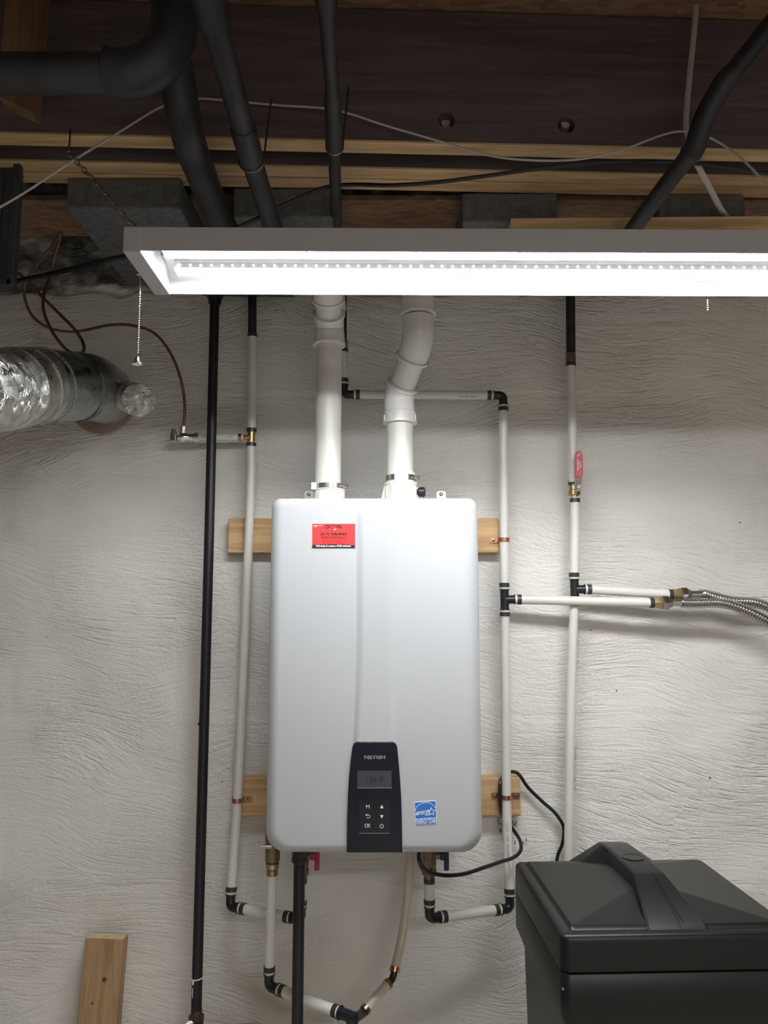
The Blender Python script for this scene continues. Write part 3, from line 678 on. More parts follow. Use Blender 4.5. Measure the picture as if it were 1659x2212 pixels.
vl.add('pipe', MB().tube([k3+V((0, 0.06, 0.02)), k4], 0.0302, 32), M_pvc)
vr = Thing('vent_pipe', 'offset white plastic vent pipe with two angled elbows, right collar', 'pipe', P(865, 1030, 1.74))
a = P(865, 1036, 1.74); b = P(863, 912, 1.74); a.x = b.x = (a.x+b.x)/2
vr.add('pipe', MB().tube([a, b+Z*0.01], 0.0302, 32), M_pvc)
vr.add('coupling', MB().lathe(b-Z*0.004, Z, [(0, 0.031), (0, 0.0395), (0.005, 0.0395), (0.006, 0.0372), (0.026, 0.0368), (0.028, 0.0345), (0.034, 0.0345)], 32), M_pvcf)
mb = MB()
for k in range(10):
    an = 2*PI*k/10+0.3; mb.box(b+V((0.0375*math.cos(an), 0.0375*math.sin(an), 0.008)), (0.003, 0.0015, 0.014), Matrix.Rotation(an, 3, 'Z'))
q = vr.add('coupling_rib', mb, M_pvcf, smooth=False); q['kind'] = 'stuff'
k1 = P(862, 852, 1.74); k2 = P(903, 738, 1.655); dd = (k2-k1).normalized()
vr.add('elbow_fitting', MB().tube(cr([b+Z*0.025, k1-Z*0.012, k1+dd*0.012, k1+dd*0.03], 6), 0.0348, 32), M_pvcf)
vr.add('fitting_rim', MB().lathe(k1+dd*0.020, dd, [(0, 0.0345), (0.002, 0.0385), (0.007, 0.0385), (0.008, 0.031)], 32), M_pvcf)
vr.add('pipe', MB().tube([k1+dd*0.02, k2-dd*0.03], 0.0302, 32), M_pvc)
vr.add('elbow_fitting', MB().tube(cr([k2-dd*0.045, k2-dd*0.015, k2+Z*0.015, k2+Z*0.055], 6), 0.0352, 32), M_pvcf)
vr.add('fitting_rim', MB().lathe(k2-dd*0.045, dd, [(0, 0.031), (0, 0.0392), (0.006, 0.0392), (0.007, 0.035)], 32), M_pvcf)
e = V((k2.x, k2.y, P(905, 682, 1.655).z))
vr.add('coupling', MB().lathe(e, Z, [(0, 0.031), (0, 0.0405), (0.006, 0.0405), (0.007, 0.0385), (0.036, 0.038), (0.037, 0.036), (0.12, 0.036)], 32), M_pvcf)
k3 = e+Z*0.115
vr.add('elbow_fitting', MB().tube(cr([k3-Z*0.01, k3+Z*0.02, k3+V((0, 0.03, 0.05)), k3+V((0, 0.07, 0.055))], 6), 0.0365, 32), M_pvcf)
vr.add('pipe', MB().tube([k3+V((0, 0.06, 0.055)), V((k3.x, WALL, k3.z+0.055))], 0.0302, 32), M_pvc)

# ================================================================== BOARDS AND STRAPS
def board(pxa, pxb, pya, pyb, label):
    d = 1.912; A = P(pxa, pyb, d); B = P(pxb, pya, d)
    return single('wood_board', MB().box(((A.x+B.x)/2, d+0.0195, (A.z+B.z)/2), (B.x-A.x, 0.037, B.z-A.z)), M_board, label, 'board', ((A.x+B.x)/2, d, A.z), group='boards screwed to the wall behind the heater', smooth=False, bevel=0.003)
board(491, 1078, 1119, 1194, 'upper horizontal pine board on the wall behind the heater\'s top')
board(521, 1124, 1680, 1763, 'lower horizontal pine board on the wall behind the heater\'s base')

PR = 0.0111
def crimp(T, p, d, w_=0.010, par=None):
    return T.add('crimp_ring', MB().lathe(V(p)-V(d).normalized()*w_/2, d, [(0, PR), (0, PR+0.0016), (w_, PR+0.0016), (w_, PR)], 24), M_crimp, par)
def arc_corner(c, a, b, r, n=8):
    # points of rounded corner between unit directions a and b leaving c
    p0, p1 = c+a*r, c+b*r; return [((1-t)**2)*p0+2*(1-t)*t*c+t*t*p1 for t in [k/n for k in range(n+1)]]
def elbow(T, c, a, b, L=0.024):
    a, b = V(a).normalized(), V(b).normalized()
    mb = MB().tube([c+a*L]+arc_corner(c, a, b, 0.012)+[c+b*L], 0.0107, 20)
    for d in (a, b): mb.lathe(c+d*(L-0.001), d, [(0, 0.0105), (0, 0.0128), (0.0022, 0.0128), (0.0022, 0.0105)], 20)
    o = T.add('elbow_fitting', mb, M_blackfit)
    crimp(T, c+a*(L+0.0115), a); crimp(T, c+b*(L+0.0115), b)
    return c+a*L, c+b*L
def tee(T, c, axis, br, m=None, L=0.024, plain=False):
    axis, br = V(axis).normalized(), V(br).normalized(); m = m or M_blackfit
    mb = MB().tube([c-axis*L, c+axis*L], 0.0107, 20); mb.tube([c, c+br*L], 0.0105, 20)
    for d in (axis, -axis, br): mb.lathe(c+d*(L-0.001), d, [(0, 0.0105), (0, 0.0130), (0.0022, 0.0130), (0.0022, 0.0105)], 20)
    T.add('tee_fitting', mb, m)
    for d in (axis, -axis, br): crimp(T, c+d*(L+0.0115), d)
def pipe(T, pts, r=PR, m=None, sm=True):
    return T.add('pipe', MB().tube(cr(pts, 6) if len(pts) > 2 and sm else pts, r, 24), m or M_pex)
def strap(px, py, d, side, label, both=False):
    c = P(px, py, d); T = Thing('pipe_strap', label, 'strap', c, 'copper straps holding the water pipes to the boards')
    yb_ = 1.912; n = 12; mb = MB(); ro, w_ = PR+0.0016, 0.0095
    path = [c+V((-ro if side > 0 or both else -ro, (yb_-0.001-c.y), 0))]
    pts = [V((math.cos(g)*ro, -math.sin(g)*ro, 0)) for g in [PI*k/n for k in range(n+1)]]
    loop = [V((ro, yb_-0.0015-c.y, 0))]+pts+[V((-ro, yb_-0.0015-c.y, 0))]
    vs = []; fs = []
    for p in loop:
        o_ = V((p.x, p.y, 0)); nrm = V((p.x, min(p.y, 0), 0)).normalized()*0.0012
        for z in (-w_/2, w_/2): vs += [c+o_+Z*z, c+o_+nrm+Z*z]
    for i in range(len(loop)-1):
        b0 = i*4; b1 = b0+4; fs += [(b0, b1, b1+2, b0+2), (b0+1, b0+3, b1+3, b1+1), (b0, b0+1, b1+1, b1), (b0+2, b1+2, b1+3, b0+3)]
    mb.add(vs, fs)
    for s_ in ((side, -side) if both else (side,)):
        mb.box(c+V((s_*(ro+0.010), yb_-0.0015-c.y, 0)), (0.022, 0.0015, w_+0.003))
    T.add('band', mb, M_copper)
    for s_ in ((side, -side) if both else (side,)):
        T.add('screw', MB().lathe(c+V((s_*(ro+0.012), yb_-0.002-c.y, 0)), (0, -1, 0), [(0, 0.0042), (0.0025, 0.0042), (0.0035, 0.002)], 12), M_steeld)
DP = 1.898
strap(1089, 1166, DP, -1, 'copper strap on the upper board, around the right riser')
strap(1094, 1721, DP, -1, 'copper strap with two screws on the lower board, right', True)
strap(513, 1728, DP, 1, 'copper strap on the lower board\'s left end')

# ================================================================== PIPE RUNS
# A: left run (hot)
c0 = P(497, 1958, 1.855)
A_ = Thing('water_pipe_run', 'long white riser left of the heater ending at the red-handled valve', 'pipe', c0)
tp = P(545, 728, 1.895); tt = P(543, 945, 1.895); cl_ = P(513, 1728, DP); jr = P(650, 1986, 1.785)
A_.add('old_stub', MB().tube([P(545, 600, 1.895), tp+Z*0.004], 0.0108, 20), M_oldpipe, label='tarnished dark stub at the ceiling')
A_.add('old_coupling', MB().lathe(tp+Z*0.002, Z, [(0, 0.0125), (0.007, 0.0125), (0.008, 0.011)], 20), M_crimp)
pipe(A_, [tp, tt+Z*0.02]);
dn_ = (cl_-tt).normalized()
# brass tee with branch to the chrome stop valve
A_.add('brass_tee', MB().tube([tt-dn_*0.02, tt+dn_*0.02], 0.0095, 20).tube([tt, tt-X*0.026], 0.006, 16).lathe(tt-X*0.004, -X, [(0, 0.010), (0.004, 0.010)], 16), M_brass, label='brass tee')
crimp(A_, tt-dn_*0.0185, dn_, 0.009); crimp(A_, tt+dn_*0.0185, dn_, 0.009)
bp_ = tt-X*0.016
A_.add('branch_pipe', MB().tube([bp_-X*0.004, P(430, 945, 1.895)], 0.0082, 20), M_pex, label='short thinner white branch pipe')
A_.add('crimp_ring', MB().lathe(bp_-X*0.008, -X, [(0, 0.0083), (0, 0.0098), (0.008, 0.0098), (0.008, 0.0083)], 20), M_copper)
el_l = (c0-cl_).normalized()
ea, eb = elbow(A_, c0, -el_l, (jr-c0))
pipe(A_, [tt+dn_*0.012, P(541, 1062, 1.896), P(528, 1400, 1.897), cl_, c0-el_l*0.024])
jd = (c0-jr).normalized()
e2a, e2b = elbow(A_, jr, jd, Z)
pipe(A_, [eb, e2a])
vz0 = P(650, 1898, 1.785); vz1 = V((vz0.x, vz0.y, zB+0.02)); vz0.x = jr.x; vz1.x = jr.x
pipe(A_, [e2b, V((jr.x, jr.y, vz0.z+0.004))])
def under_valve(T, x, y, zb, zt, hm, hx, lab):
    hgt = zt-zb
    v_ = T.add('service_valve', MB().lathe(V((x, y, zb)), Z, [(0, 0.0118), (0.008, 0.0125), (0.010, 0.0165), (0.020, 0.0165), (0.022, 0.0145), (0.030, 0.0155), (hgt*0.62, 0.0165), (hgt*0.66, 0.018), (hgt, 0.018)], 20), M_brassold, label=lab)
    zc = P(650, 1848, 1.785).z
    T.add('valve_stem', MB().lathe(V((x, y, zc)), X, [(0, 0.008), (0.024, 0.008)], 16), M_brassold, v_)
    T.add('valve_handle', MB().box((x+hx, y, zc), (0.012, 0.02, 0.016)).box((x+hx+0.008, y, zc-0.006), (0.011, 0.012, 0.050)), hm, v_, smooth=False, bevel=0.002, label='red handle' if hm is M_red else 'dark blue handle')
    crimp(T, V((x, y, zb-0.004)), Z)
under_valve(A_, jr.x, jr.y, vz0.z, zB+0.004, M_red, 0.026, 'brass valve under the heater')
# chrome stop valve (own thing, at the end of the branch)
sv = P(404, 945, 1.895)
SV = Thing('stop_valve', 'small chrome angle stop valve left of the black pipe', 'valve', sv)
SV.add('valve_body', MB().lathe(P(431, 945, 1.895), -X, [(0, 0.0095), (0.004, 0.013), (0.012, 0.013), (0.014, 0.010), (0.030, 0.010), (0.034, 0.0125), (0.046, 0.0125), (0.048, 0.006), (0.055, 0.006)], 20), M_chrome)
o_ = P(395, 945, 1.895)
SV.add('valve_outlet', MB().lathe(o_, Z, [(0, 0.008), (0.014, 0.008), (0.015, 0.006), (0.019, 0.006), (0.019, 0.0075), (0.028, 0.0075), (0.03, 0.004)], 6), M_steel)
hx = P(377, 945, 1.895)
SV.add('oval_handle', MB().prism([hx+V((a_, -0.007, b_)) for a_, b_ in [(-0.009, -0.009), (-0.010, 0.004), (-0.006, 0.020), (0.001, 0.021), (0.005, 0.004), (0.005, -0.009)]], (0, 0.014, 0)), M_steeld, smooth=False, bevel=0.002, label='dark handle')
SV.add('handle_band', MB().box(hx+V((-0.0025, 0, -0.010)), (0.016, 0.015, 0.004)), M_chrome, bevel=0.001)

# F: right run (cold) with horizontal crossover
ca = P(743, 852, 1.895); cb = P(1087, 854, 1.895); tb = P(1090, 1295, 1.896); s1 = P(1089, 1166, DP); s2 = P(1094, 1721, DP); ce_ = P(1102, 1962, 1.855); cv = P(928, 1984, 1.785)
F_ = Thing('water_pipe_run', 'white crossover and riser right of the heater ending at the blue-handled valve', 'pipe', ce_)
F_.add('old_stub', MB().tube([P(740, 600, 1.895), P(740, 752, 1.895)], 0.0108, 20), M_oldpipe, label='tarnished dark stub at the ceiling')
F_.add('old_coupling', MB().lathe(P(741, 752, 1.895), Z, [(0, 0.0122), (0.022, 0.0122), (0.023, 0.011)], 20), M_brassold)
up = (P(740, 752, 1.895)-ca).normalized()
ea, eb = elbow(F_, ca, up, (cb-ca)); crimp(F_, P(741, 757, 1.895), Z)
pipe(F_, [ea, P(741, 750, 1.895)])
e3, e4 = elbow(F_, cb, (ca-cb), (s1-cb)); pipe(F_, [eb, e3])
pipe(F_, [e4, s1, tb+Z*0.024])
tee(F_, tb, Z, X+V((0, -0.06, 0)))
d5 = (s2-ce_).normalized()
e5, e6 = elbow(F_, ce_, d5, cv-ce_)
pipe(F_, [tb-Z*0.024, s2, e5])
e7, e8 = elbow(F_, cv, ce_-cv, Z); pipe(F_, [e6, e7])
vzz = P(925, 1898, 1.785).z; pipe(F_, [e8, V((cv.x, cv.y, vzz+0.004))])
under_valve(F_, cv.x, cv.y, vzz, zB+0.004, M_blue, 0.030, 'brass valve with pressure port under the heater')
# branch to hose 1
br0 = tb+(X+V((0, -0.06, 0))).normalized()*0.024; h1 = P(1411, 1302, 1.862)
F_.add('branch_pipe', MB().tube([br0, h1], PR, 24), M_pex, label='horizontal white branch to the front hose')
crimp(F_, h1-X*0.004, X, 0.010)
F_.add('hex_adapter', MB().lathe(h1, X, [(0, 0.0135), (0.012, 0.0155), (0.018, 0.0155), (0.020, 0.012)], 6), M_brass, label='brass hex adapter')
# G: right riser with red lever valve
g0 = P(1232, 600, 1.895); g1 = P(1233, 760, 1.895); gv = P(1241, 1055, 1.895); gt = P(1241, 1273, 1.895); gb = P(1228, 1900, 1.895)
G_ = Thing('water_pipe_run', 'rightmost white riser with the red lever valve, going down behind the black tank', 'pipe', gb)
G_.add('old_stub', MB().tube([g0, g1], 0.0118, 20), M_oldpipe, label='tarnished dark stub at the ceiling')
G_.add('old_coupling', MB().lathe(P(1233, 782, 1.895), Z, [(0, 0.0125), (0.023, 0.0125), (0.024, 0.0118)], 20), M_brassold)
crimp(G_, P(1233, 787, 1.895), Z)
pipe(G_, [P(1233, 782, 1.895), P(1236, 900, 1.893), P(1238, 1042, 1.893)])
crimp(G_, P(1238.5, 1043, 1.895), Z); crimp(G_, P(1242, 1081, 1.895), Z)
bv = G_.add('ball_valve', MB().lathe(P(1241, 1074, 1.893), Z, [(0, 0.010), (0.004, 0.010), (0.005, 0.0155), (0.016, 0.0155), (0.018, 0.0135), (0.028, 0.0135), (0.030, 0.010), (0.036, 0.010)], 12), M_brass, label='brass ball valve')
hpv = P(1249, 1052, 1.866)
G_.add('stem_nut', MB().lathe(hpv+Y*0.012, -Y, [(0, 0.0065), (0.012, 0.0065), (0.016, 0.0065), (0.019, 0.0055)], 6), M_steeld, bv)
Lv = [P(1242, 1064, 1.862), P(1256, 1058, 1.862), P(1256, 1045, 1.86), P(1258, 1034, 1.853), P(1243, 1034, 1.853), P(1241, 1046, 1.86)]
G_.add('lever_shank', MB().prism(Lv, (0, 0.0025, 0)), M_steel, bv, smooth=False)
def lev(px, py): return P(px, py, 1.848)
outl = [(1243.5, 1032), (1243, 985), (1244.5, 978), (1248, 974), (1252, 973.5), (1256, 976), (1258.5, 983), (1259.5, 1020), (1257.5, 1032)]
rl = G_.add('lever_grip', MB().prism([lev(*q) for q in outl], (0, 0.006, 0)), M_red, bv, bevel=0.0015, smooth=False, label='red vinyl lever grip with white print')
for s, px, py, h in (('<>', 1252, 981, 5), ('O', 1248.5, 984, 5),):
    q = lev(px, py)-Y*0.0002; G_.add('lever_print', text_mb(s, 0.0065, q, -Z, X), M_paper, bv, smooth=False)
for px, s, l in ((1248.4, '3/4 600 WOG', 1004), (1253.2, '150 WSP', 1003)):
    q = lev(px, l)-Y*0.0002; G_.add('lever_print', text_mb(s, 0.0046, q, -Z, X), M_paper, bv, smooth=False)
pipe(G_, [P(1242, 1073, 1.895), P(1242, 1160, 1.895), gt+Z*0.024])
tee(G_, gt, Z, X+V((0, -0.04, 0)))
h2 = P(1452, 1284, 1.880); br1 = gt+(X+V((0, -0.04, 0))).normalized()*0.024
G_.add('branch_pipe', MB().tube([br1, h2], PR, 24), M_pex, label='horizontal white branch to the rear hose')
crimp(G_, h2-X*0.004, X)
G_.add('hex_adapter', MB().lathe(h2, X, [(0, 0.0135), (0.012, 0.0155), (0.018, 0.0155), (0.020, 0.012)], 6), M_brass, label='brass hex adapter')
pipe(G_, [gt-Z*0.024, P(1237, 1400, 1.897), P(1232, 1600, 1.897), gb])
# corrugated hoses
def hose(start, pts, label, name='corrugated_hose'):
    T = Thing(name, label, 'hose', start, 'corrugated steel hoses at right')
    T.add('hose_nut', MB().lathe(start, X, [(0, 0.0165), (0.002, 0.0185), (0.014, 0.0185), (0.018, 0.0155), (0.026, 0.0115)], 6), M_steel)
    T.add('hose_tail', MB().tube([start+X*0.018, start+X*0.052], 0.0096, 20), M_steel)
    path = cr([start+X*0.05]+pts, 40)
    # resample finely for the corrugation
    ln = [0]
    for a_, b_ in zip(path[:-1], path[1:]): ln.append(ln[-1]+(b_-a_).length)
    pit = 0.0068; k = int(ln[-1]/(pit/6)); out = []; rr = []; j = 0
    for i in range(k):
        s_ = i*pit/6
        while ln[j+1] < s_: j += 1
        f = (s_-ln[j])/(ln[j+1]-ln[j]); out.append(path[j].lerp(path[j+1], f)); rr.append(0.0112+0.0022*math.cos(2*PI*s_/pit))
    T.add('corrugated_tube', MB().tube(out, rr, 18), M_steel, angle=80)
    return T
hs = hose(h1+X*0.018, [P(1500, 1303, 1.862), P(1560, 1303, 1.86), P(1610, 1318, 1.855), P(1660, 1342, 1.85), P(1720, 1378, 1.84), P(1800, 1440, 1.83)], 'front corrugated steel hose, the lower one crossing beneath at right')
hose(h2+X*0.018, [P(1530, 1286, 1.885), P(1580, 1298, 1.89), P(1630, 1302, 1.895), P(1662, 1312, 1.895), P(1720, 1335, 1.895), P(1800, 1370, 1.895)], 'rear corrugated steel hose, the upper one at right')

# D: condensate / recirculation piping under the heater
cd = P(581, 2130, 1.765); td = P(757, 2196, 1.665)
D_ = Thing('water_pipe_run', 'white pipe below the heater\'s left corner running to a black tee at the bottom', 'pipe', cd)
top = V((P(588, 1890, 1.765).x, 1.765, P(588, 1886, 1.765).z))
ea, eb = elbow(D_, cd, (top-cd), (td-cd)); pipe(D_, [top, ea])
t1_ = (td-cd).normalized()
pipe(D_, [eb, td-t1_*0.024]); crimp(D_, td-t1_*0.036, t1_, 0.010)
mb = MB().tube([td-t1_*0.028, td+t1_*0.012], 0.0112, 20).tube([td+t1_*0.004, td+t1_*0.004-Z*0.06], 0.012, 20).lathe(td-t1_*0.026, t1_, [(0, 0.0105), (0, 0.0138), (0.003, 0.0138), (0.003, 0.0105)], 20)
D_.add('tee_fitting', mb, M_blackfit)
zt_ = zB+0.006
D_.add('union_nut', MB().lathe(top, Z, [(0, 0.0125), (0.012, 0.0125), (0.012, 0.0142), (0.022, 0.0142), (0.023, 0.0125), (0.026, 0.0155), (0.029, 0.0165), (zt_-top.z, 0.0165)], 20), M_brassold, label='brown brass union')
D_.add('crimp_ring', MB().lathe(top-Z*0.004, Z, [(0, PR), (0, PR+0.0016), (0.011, PR+0.0016), (0.011, PR)], 24), M_copper)
D_.add('union_band', MB().lathe(top+Z*0.011, Z, [(0, 0.0140), (0, 0.0148), (0.009, 0.0148), (0.009, 0.0140)], 24), M_steel)
lv = P(558, 1842, 1.75)
D_.add('valve_lever', MB().box(lv, (0.010, 0.003, 0.043)).tube([lv+V((0.004, 0, 0.012)), lv+V((0.03, 0, 0.012))], 0.004, 12), M_steel, label='grey steel lever')
E_ = Thing('drain_pipe', 'thin yellowed pipe hanging behind the heater down to copper-ringed elbows', 'pipe', P(848, 2108, 1.80))
k0 = P(886, 1835, 1.83); ke = P(849, 2113, 1.76); kk = P(781, 2190, 1.70)
dE = (P(878, 1950, 1.82)-ke).normalized()
E_.add('pipe', MB().tube(cr([k0, P(881, 1930, 1.825), P(869, 2020, 1.80), ke+dE*0.014], 8), 0.0098, 20), M_pexold)
d2 = (kk-ke).normalized()
E_.add('elbow_fitting', MB().tube([ke+dE*0.014]+arc_corner(ke, dE, d2, 0.008)+[ke+d2*0.014], 0.0075, 16), M_blackfit)
E_.add('crimp_ring', MB().lathe(ke+dE*0.012, dE, [(0, 0.009), (0, 0.0112), (0.010, 0.0112), (0.010, 0.009)], 20), M_copper)
E_.add('crimp_ring', MB().lathe(ke+d2*0.012, d2, [(0, 0.009), (0, 0.0112), (0.008, 0.0112), (0.008, 0.009)], 20), M_copper)
E_.add('pipe', MB().tube([ke+d2*0.012, kk-d2*0.012], 0.0098, 20), M_pexold)
E_.add('crimp_ring', MB().lathe(kk-d2*0.016, d2, [(0, 0.009), (0, 0.0112), (0.008, 0.0112), (0.008, 0.009)], 20), M_copper)
E_.add('elbow_fitting', MB().tube([kk-d2*0.012]+arc_corner(kk, -d2, (td+t1_*0.012-kk).normalized(), 0.008)+[td+t1_*0.010], 0.0095, 16), M_blackfit)

# black gas pipes
gp = P(645, 2212, 1.66)
B1_ = Thing('gas_pipe', 'straight black iron pipe dropping from beneath the heater, in front of white pipes', 'pipe', gp)
xg = P(645, 2000, 1.66).x
B1_.add('pipe', MB().tube([V((xg, 1.66, 0.0)), V((xg, 1.66, zB-0.012))], 0.0118, 24), M_iron)
B1_.add('union', MB().lathe(V((xg, 1.66, P(645, 1865, 1.66).z)), Z, [(0, 0.013), (0.003, 0.016), (0.010, 0.0168), (0.011, 0.0155), (0.030, 0.0155), (0.032, 0.0165), (0.040, 0.0165)], 8), M_oldpipe)
b0 = P(424, 2185, 1.84); b1 = P(464, 648, 1.86)
B2_ = Thing('gas_pipe', 'long black iron pipe left of the heater from ceiling to floor', 'pipe', b0)
B2_.add('pipe', MB().tube([b0, P(437, 1700, 1.845), P(452, 1150, 1.85), b1, P(466, 560, 1.865)], 0.0118, 24), M_iron)
B2_.add('ceiling_socket', MB().lathe(P(464, 655, 1.86), Z, [(0, 0.016), (0.014, 0.016), (0.015, 0.02), (0.05, 0.02)], 20), M_oldpipe)
B2_.add('coupling', MB().lathe(P(439.5, 1566, 1.845), Z, [(0, 0.0128), (0.003, 0.0132), (0.006, 0.0128)], 20), M_iron)
B2_.add('plastic_tie', MB().tube([P(426.5, 2112, 1.84)+V((math.cos(g)*0.0128, math.sin(g)*0.0128, 0.0015*math.cos(g))) for g in [2*PI*k/20 for k in range(21)]], 0.0014, 6), M_tie, label='white ring')
B2_.add('union', MB().lathe(P(424, 2212, 1.84)-Z*0.05, Z, [(0, 0.0155), (0.058, 0.0155), (0.06, 0.017), (0.067, 0.017), (0.068, 0.0125), (0.08, 0.0120)], 20), mat('rusty_iron', (0.10, 0.06, 0.045), 0.6, metal=0.3, var=0.4, vscale=40))
B2_.add('side_port', MB().lathe(P(420, 2207, 1.83), V((-1, -0.3, -0.1)), [(0, 0.006), (0.012, 0.006), (0.013, 0.009), (0.018, 0.009), (0.02, 0.004)], 16), M_chrome)
B2_.add('drop_pipe', MB().tube([P(424, 2212, 1.84)-Z*0.04, V((P(424, 2212, 1.84).x, 1.84, 0.0))], 0.0118, 20), M_iron)
# white chips of paint on the pipe
B2_.add('paint_fleck', MB().sphere(P(417, 2123, 1.829), 0.004, 8, (0.6, 0.3, 1.5)).sphere(P(416, 2145, 1.831), 0.003, 8, (0.4, 0.3, 4)), M_tie)

# copper tubing looping at upper left
pts = [P(396, 925, 1.895), P(399, 880, 1.89), P(393, 830, 1.885), P(372, 770, 1.885), P(336, 722, 1.885), P(290, 704, 1.885), P(240, 702, 1.885), P(190, 712, 1.885), P(150, 717, 1.88), P(105, 708, 1.875), P(72, 685, 1.87), P(55, 650, 1.86), P(54, 615, 1.85), P(75, 580, 1.83), P(110, 535, 1.80), P(133, 503, 1.78)]
single('copper_tube', MB().tube(cr(pts, 8), 0.0036, 10), M_coppertube, 'thin copper tube arching from the chrome stop valve across to upper left', 'tube', pts[0], group=None)
pts = [P(40, 590, 1.84), P(62, 610, 1.84), P(95, 645, 1.84), P(130, 680, 1.84), P(158, 708, 1.835), P(177, 735, 1.82), P(181, 757, 1.80), P(165, 766, 1.79), P(140, 752, 1.79), P(112, 715, 1.79), P(94, 670, 1.80), P(96, 630, 1.81), P(110, 590, 1.82), P(120, 550, 1.81), P(133, 503, 1.785)]
single('copper_tube', MB().tube(cr(pts, 8), 0.0040, 10), M_coppertube, 'coiled loop of copper tubing resting above the foil duct', 'tube', pts[0])

# ================================================================== DUCTS
du = Thing('foil_duct', 'round metal duct wrapped in foil tape entering the wall at left', 'duct', P(120, 840, 1.72))
a0 = P(-260, 850, 1.15); a1 = P(0, 842, 1.50); a2 = P(90, 833, 1.63); a3 = P(180, 836, 1.74); a4 = P(222, 850, 1.83); a5 = P(238, 858, WALL-0.005)
axs = (a2-a1).normalized()
du.add('duct_section', MB().tube([a0, a1, a1.lerp(a2, 0.3)], 0.083, 40), M_foil, label='crinkled foil-wrapped length')
m0 = a1.lerp(a2, 0.28); m1 = a1.lerp(a2, 0.98)
du.add('duct_section', MB().tube([m0, m1], [0.081, 0.080], 40), M_foilband)
du.add('duct_section', MB().tube([m1-axs*0.004, a3], [0.0815, 0.0765], 40), M_duct)
for f in (0.28, 0.62, 0.97):
    q = a1.lerp(a2, f); du.add('duct_seam', MB().lathe(q, axs, [(0, 0.080), (0, 0.0845), (0.004, 0.0845), (0.006, 0.080)], 40), M_foilband)
q = a2.lerp(a3, 0.85); ax2 = (a3-a2).normalized()
du.add('duct_seam', MB().lathe(q, ax2, [(0, 0.076), (0, 0.0805), (0.004, 0.0805), (0.006, 0.076)], 40), M_duct)
du.add('duct_elbow', MB().tube(cr([a3-ax2*0.004, a3+ax2*0.02, a4, a5], 5), [0.078, 0.078, 0.078, 0.078, 0.077, 0.077, 0.076, 0.075, 0.074, 0.073, 0.072, 0.072, 0.071, 0.070, 0.069, 0.068], 40), M_duct)
du.add('wall_seal', MB().lathe(P(222, 868, WALL-0.012), -Y, [(0, 0.086), (0.004, 0.083), (0.006, 0.06)], 32), M_rust, label='brown ring of sealant at the wall')
st0 = P(262, 852, 1.84); st1 = P(299, 864, 1.72); sd = (st1-st0).normalized()
sb = du.add('branch_stub', MB().tube([st0-sd*0.04, st1], [0.037, 0.0375], 28), M_foil, label='short foil-wrapped stub with crinkled cap')
# crinkled end cap
mb = MB(); u_ = sd.cross(Z).normalized(); w_ = sd.cross(u_); n = 28; vs = []
for i in range(9):
    for j in range(n):
        r = 0.0385*math.sin(PI/2*i/8); an = 2*PI*j/n
        p = st1+(u_*math.cos(an)+w_*math.sin(an))*r
        bump_ = noise.noise(p*70)*0.006+0.003-0.004*(i/8)**4
        vs.append(p+sd*(bump_+0.002 if i < 8 else -0.004))
mb.add(vs, [(i*n+j, i*n+(j+1) % n, (i+1)*n+(j+1) % n, (i+1)*n+j) for i in range(8) for j in range(n)]); du.add('foil_cap', mb, M_foil, sb)

sq = Thing('sheet_metal_duct', 'dark rectangular sheet metal duct at the left frame edge', 'duct', P(0, 480, 1.45))
e0 = P(38, 620, 1.42); x_r = P(38, 500, 1.42).x
sq.add('duct_body', MB().box((x_r-0.21, 1.42+0.015, (e0.z+CZ+0.86)/2), (0.4, 0.03, CZ+0.86-e0.z-0.004)), M_galv, smooth=False)
sq.add('duct_flange', MB().box((x_r-0.005, 1.417, (e0.z+CZ+0.86)/2), (0.014, 0.016, CZ+0.86-e0.z)).box((x_r-0.2, 1.417, e0.z+0.006), (0.4, 0.016, 0.014)), M_galv, smooth=False, bevel=0.002)
sq.add('duct_flange', MB().box((x_r-0.035, 1.419, (e0.z+CZ+0.86)/2+0.01), (0.006, 0.006, CZ+0.82-e0.z)), M_galv, smooth=False)

# ================================================================== OVERHEAD PIPES AND CABLES
# big drain with elbow
hA = 0.80
p0 = P(-200, 160, 1.10); p1 = P(240, 158, 1.12); kx = P(330, 140, 1.13)
dr_ = Thing('drain_pipe', 'thick black drain pipe with large elbow at the upper left corner', 'pipe', p1)
dr_.add('pipe', MB().tube([p0, p1+X*0.02], 0.030, 32), M_abs)
dr_.add('coupling', MB().lathe(p1, -X, [(0, 0.0375), (0.004, 0.0375), (0.006, 0.034)], 32), M_abs)
upd = V((0.25, -0.10, 1)).normalized()
dr_.add('elbow_fitting', MB().tube(cr([p1-X*0.004, p1+X*0.035, p1+V((0.075, 0, 0.022)), p1+V((0.095, 0, 0.065)), p1+V((0.098, -0.003, 0.12))], 6), 0.0365, 32), M_abs)
dr_.add('coupling', MB().lathe(p1+V((0.098, -0.003, 0.115)), Z, [(0, 0.035), (0, 0.040), (0.03, 0.040), (0.03, 0.033)], 32), M_abs)
dr_.add('riser', MB().tube([p1+V((0.098, -0.003, 0.14)), V((p1.x+0.098, p1.y, CZ+1.19))], 0.031, 32), M_abs)
# sloping pipe 1 (behind elbow)
s0 = P(370, 150, 1.20); s1_ = P(405, 290, 1.27); s2_ = P(483, 500, 1.62); s3 = P(520, 560, WALL-0.005)
single('drain_pipe', MB().tube(cr([P(372, 110, 1.17), s1_, P(438, 385, 1.42), s2_, s3], 6), 0.0295, 32), M_abs, 'thick dark pipe sloping from behind the big elbow towards the wall', 'pipe', s1_)
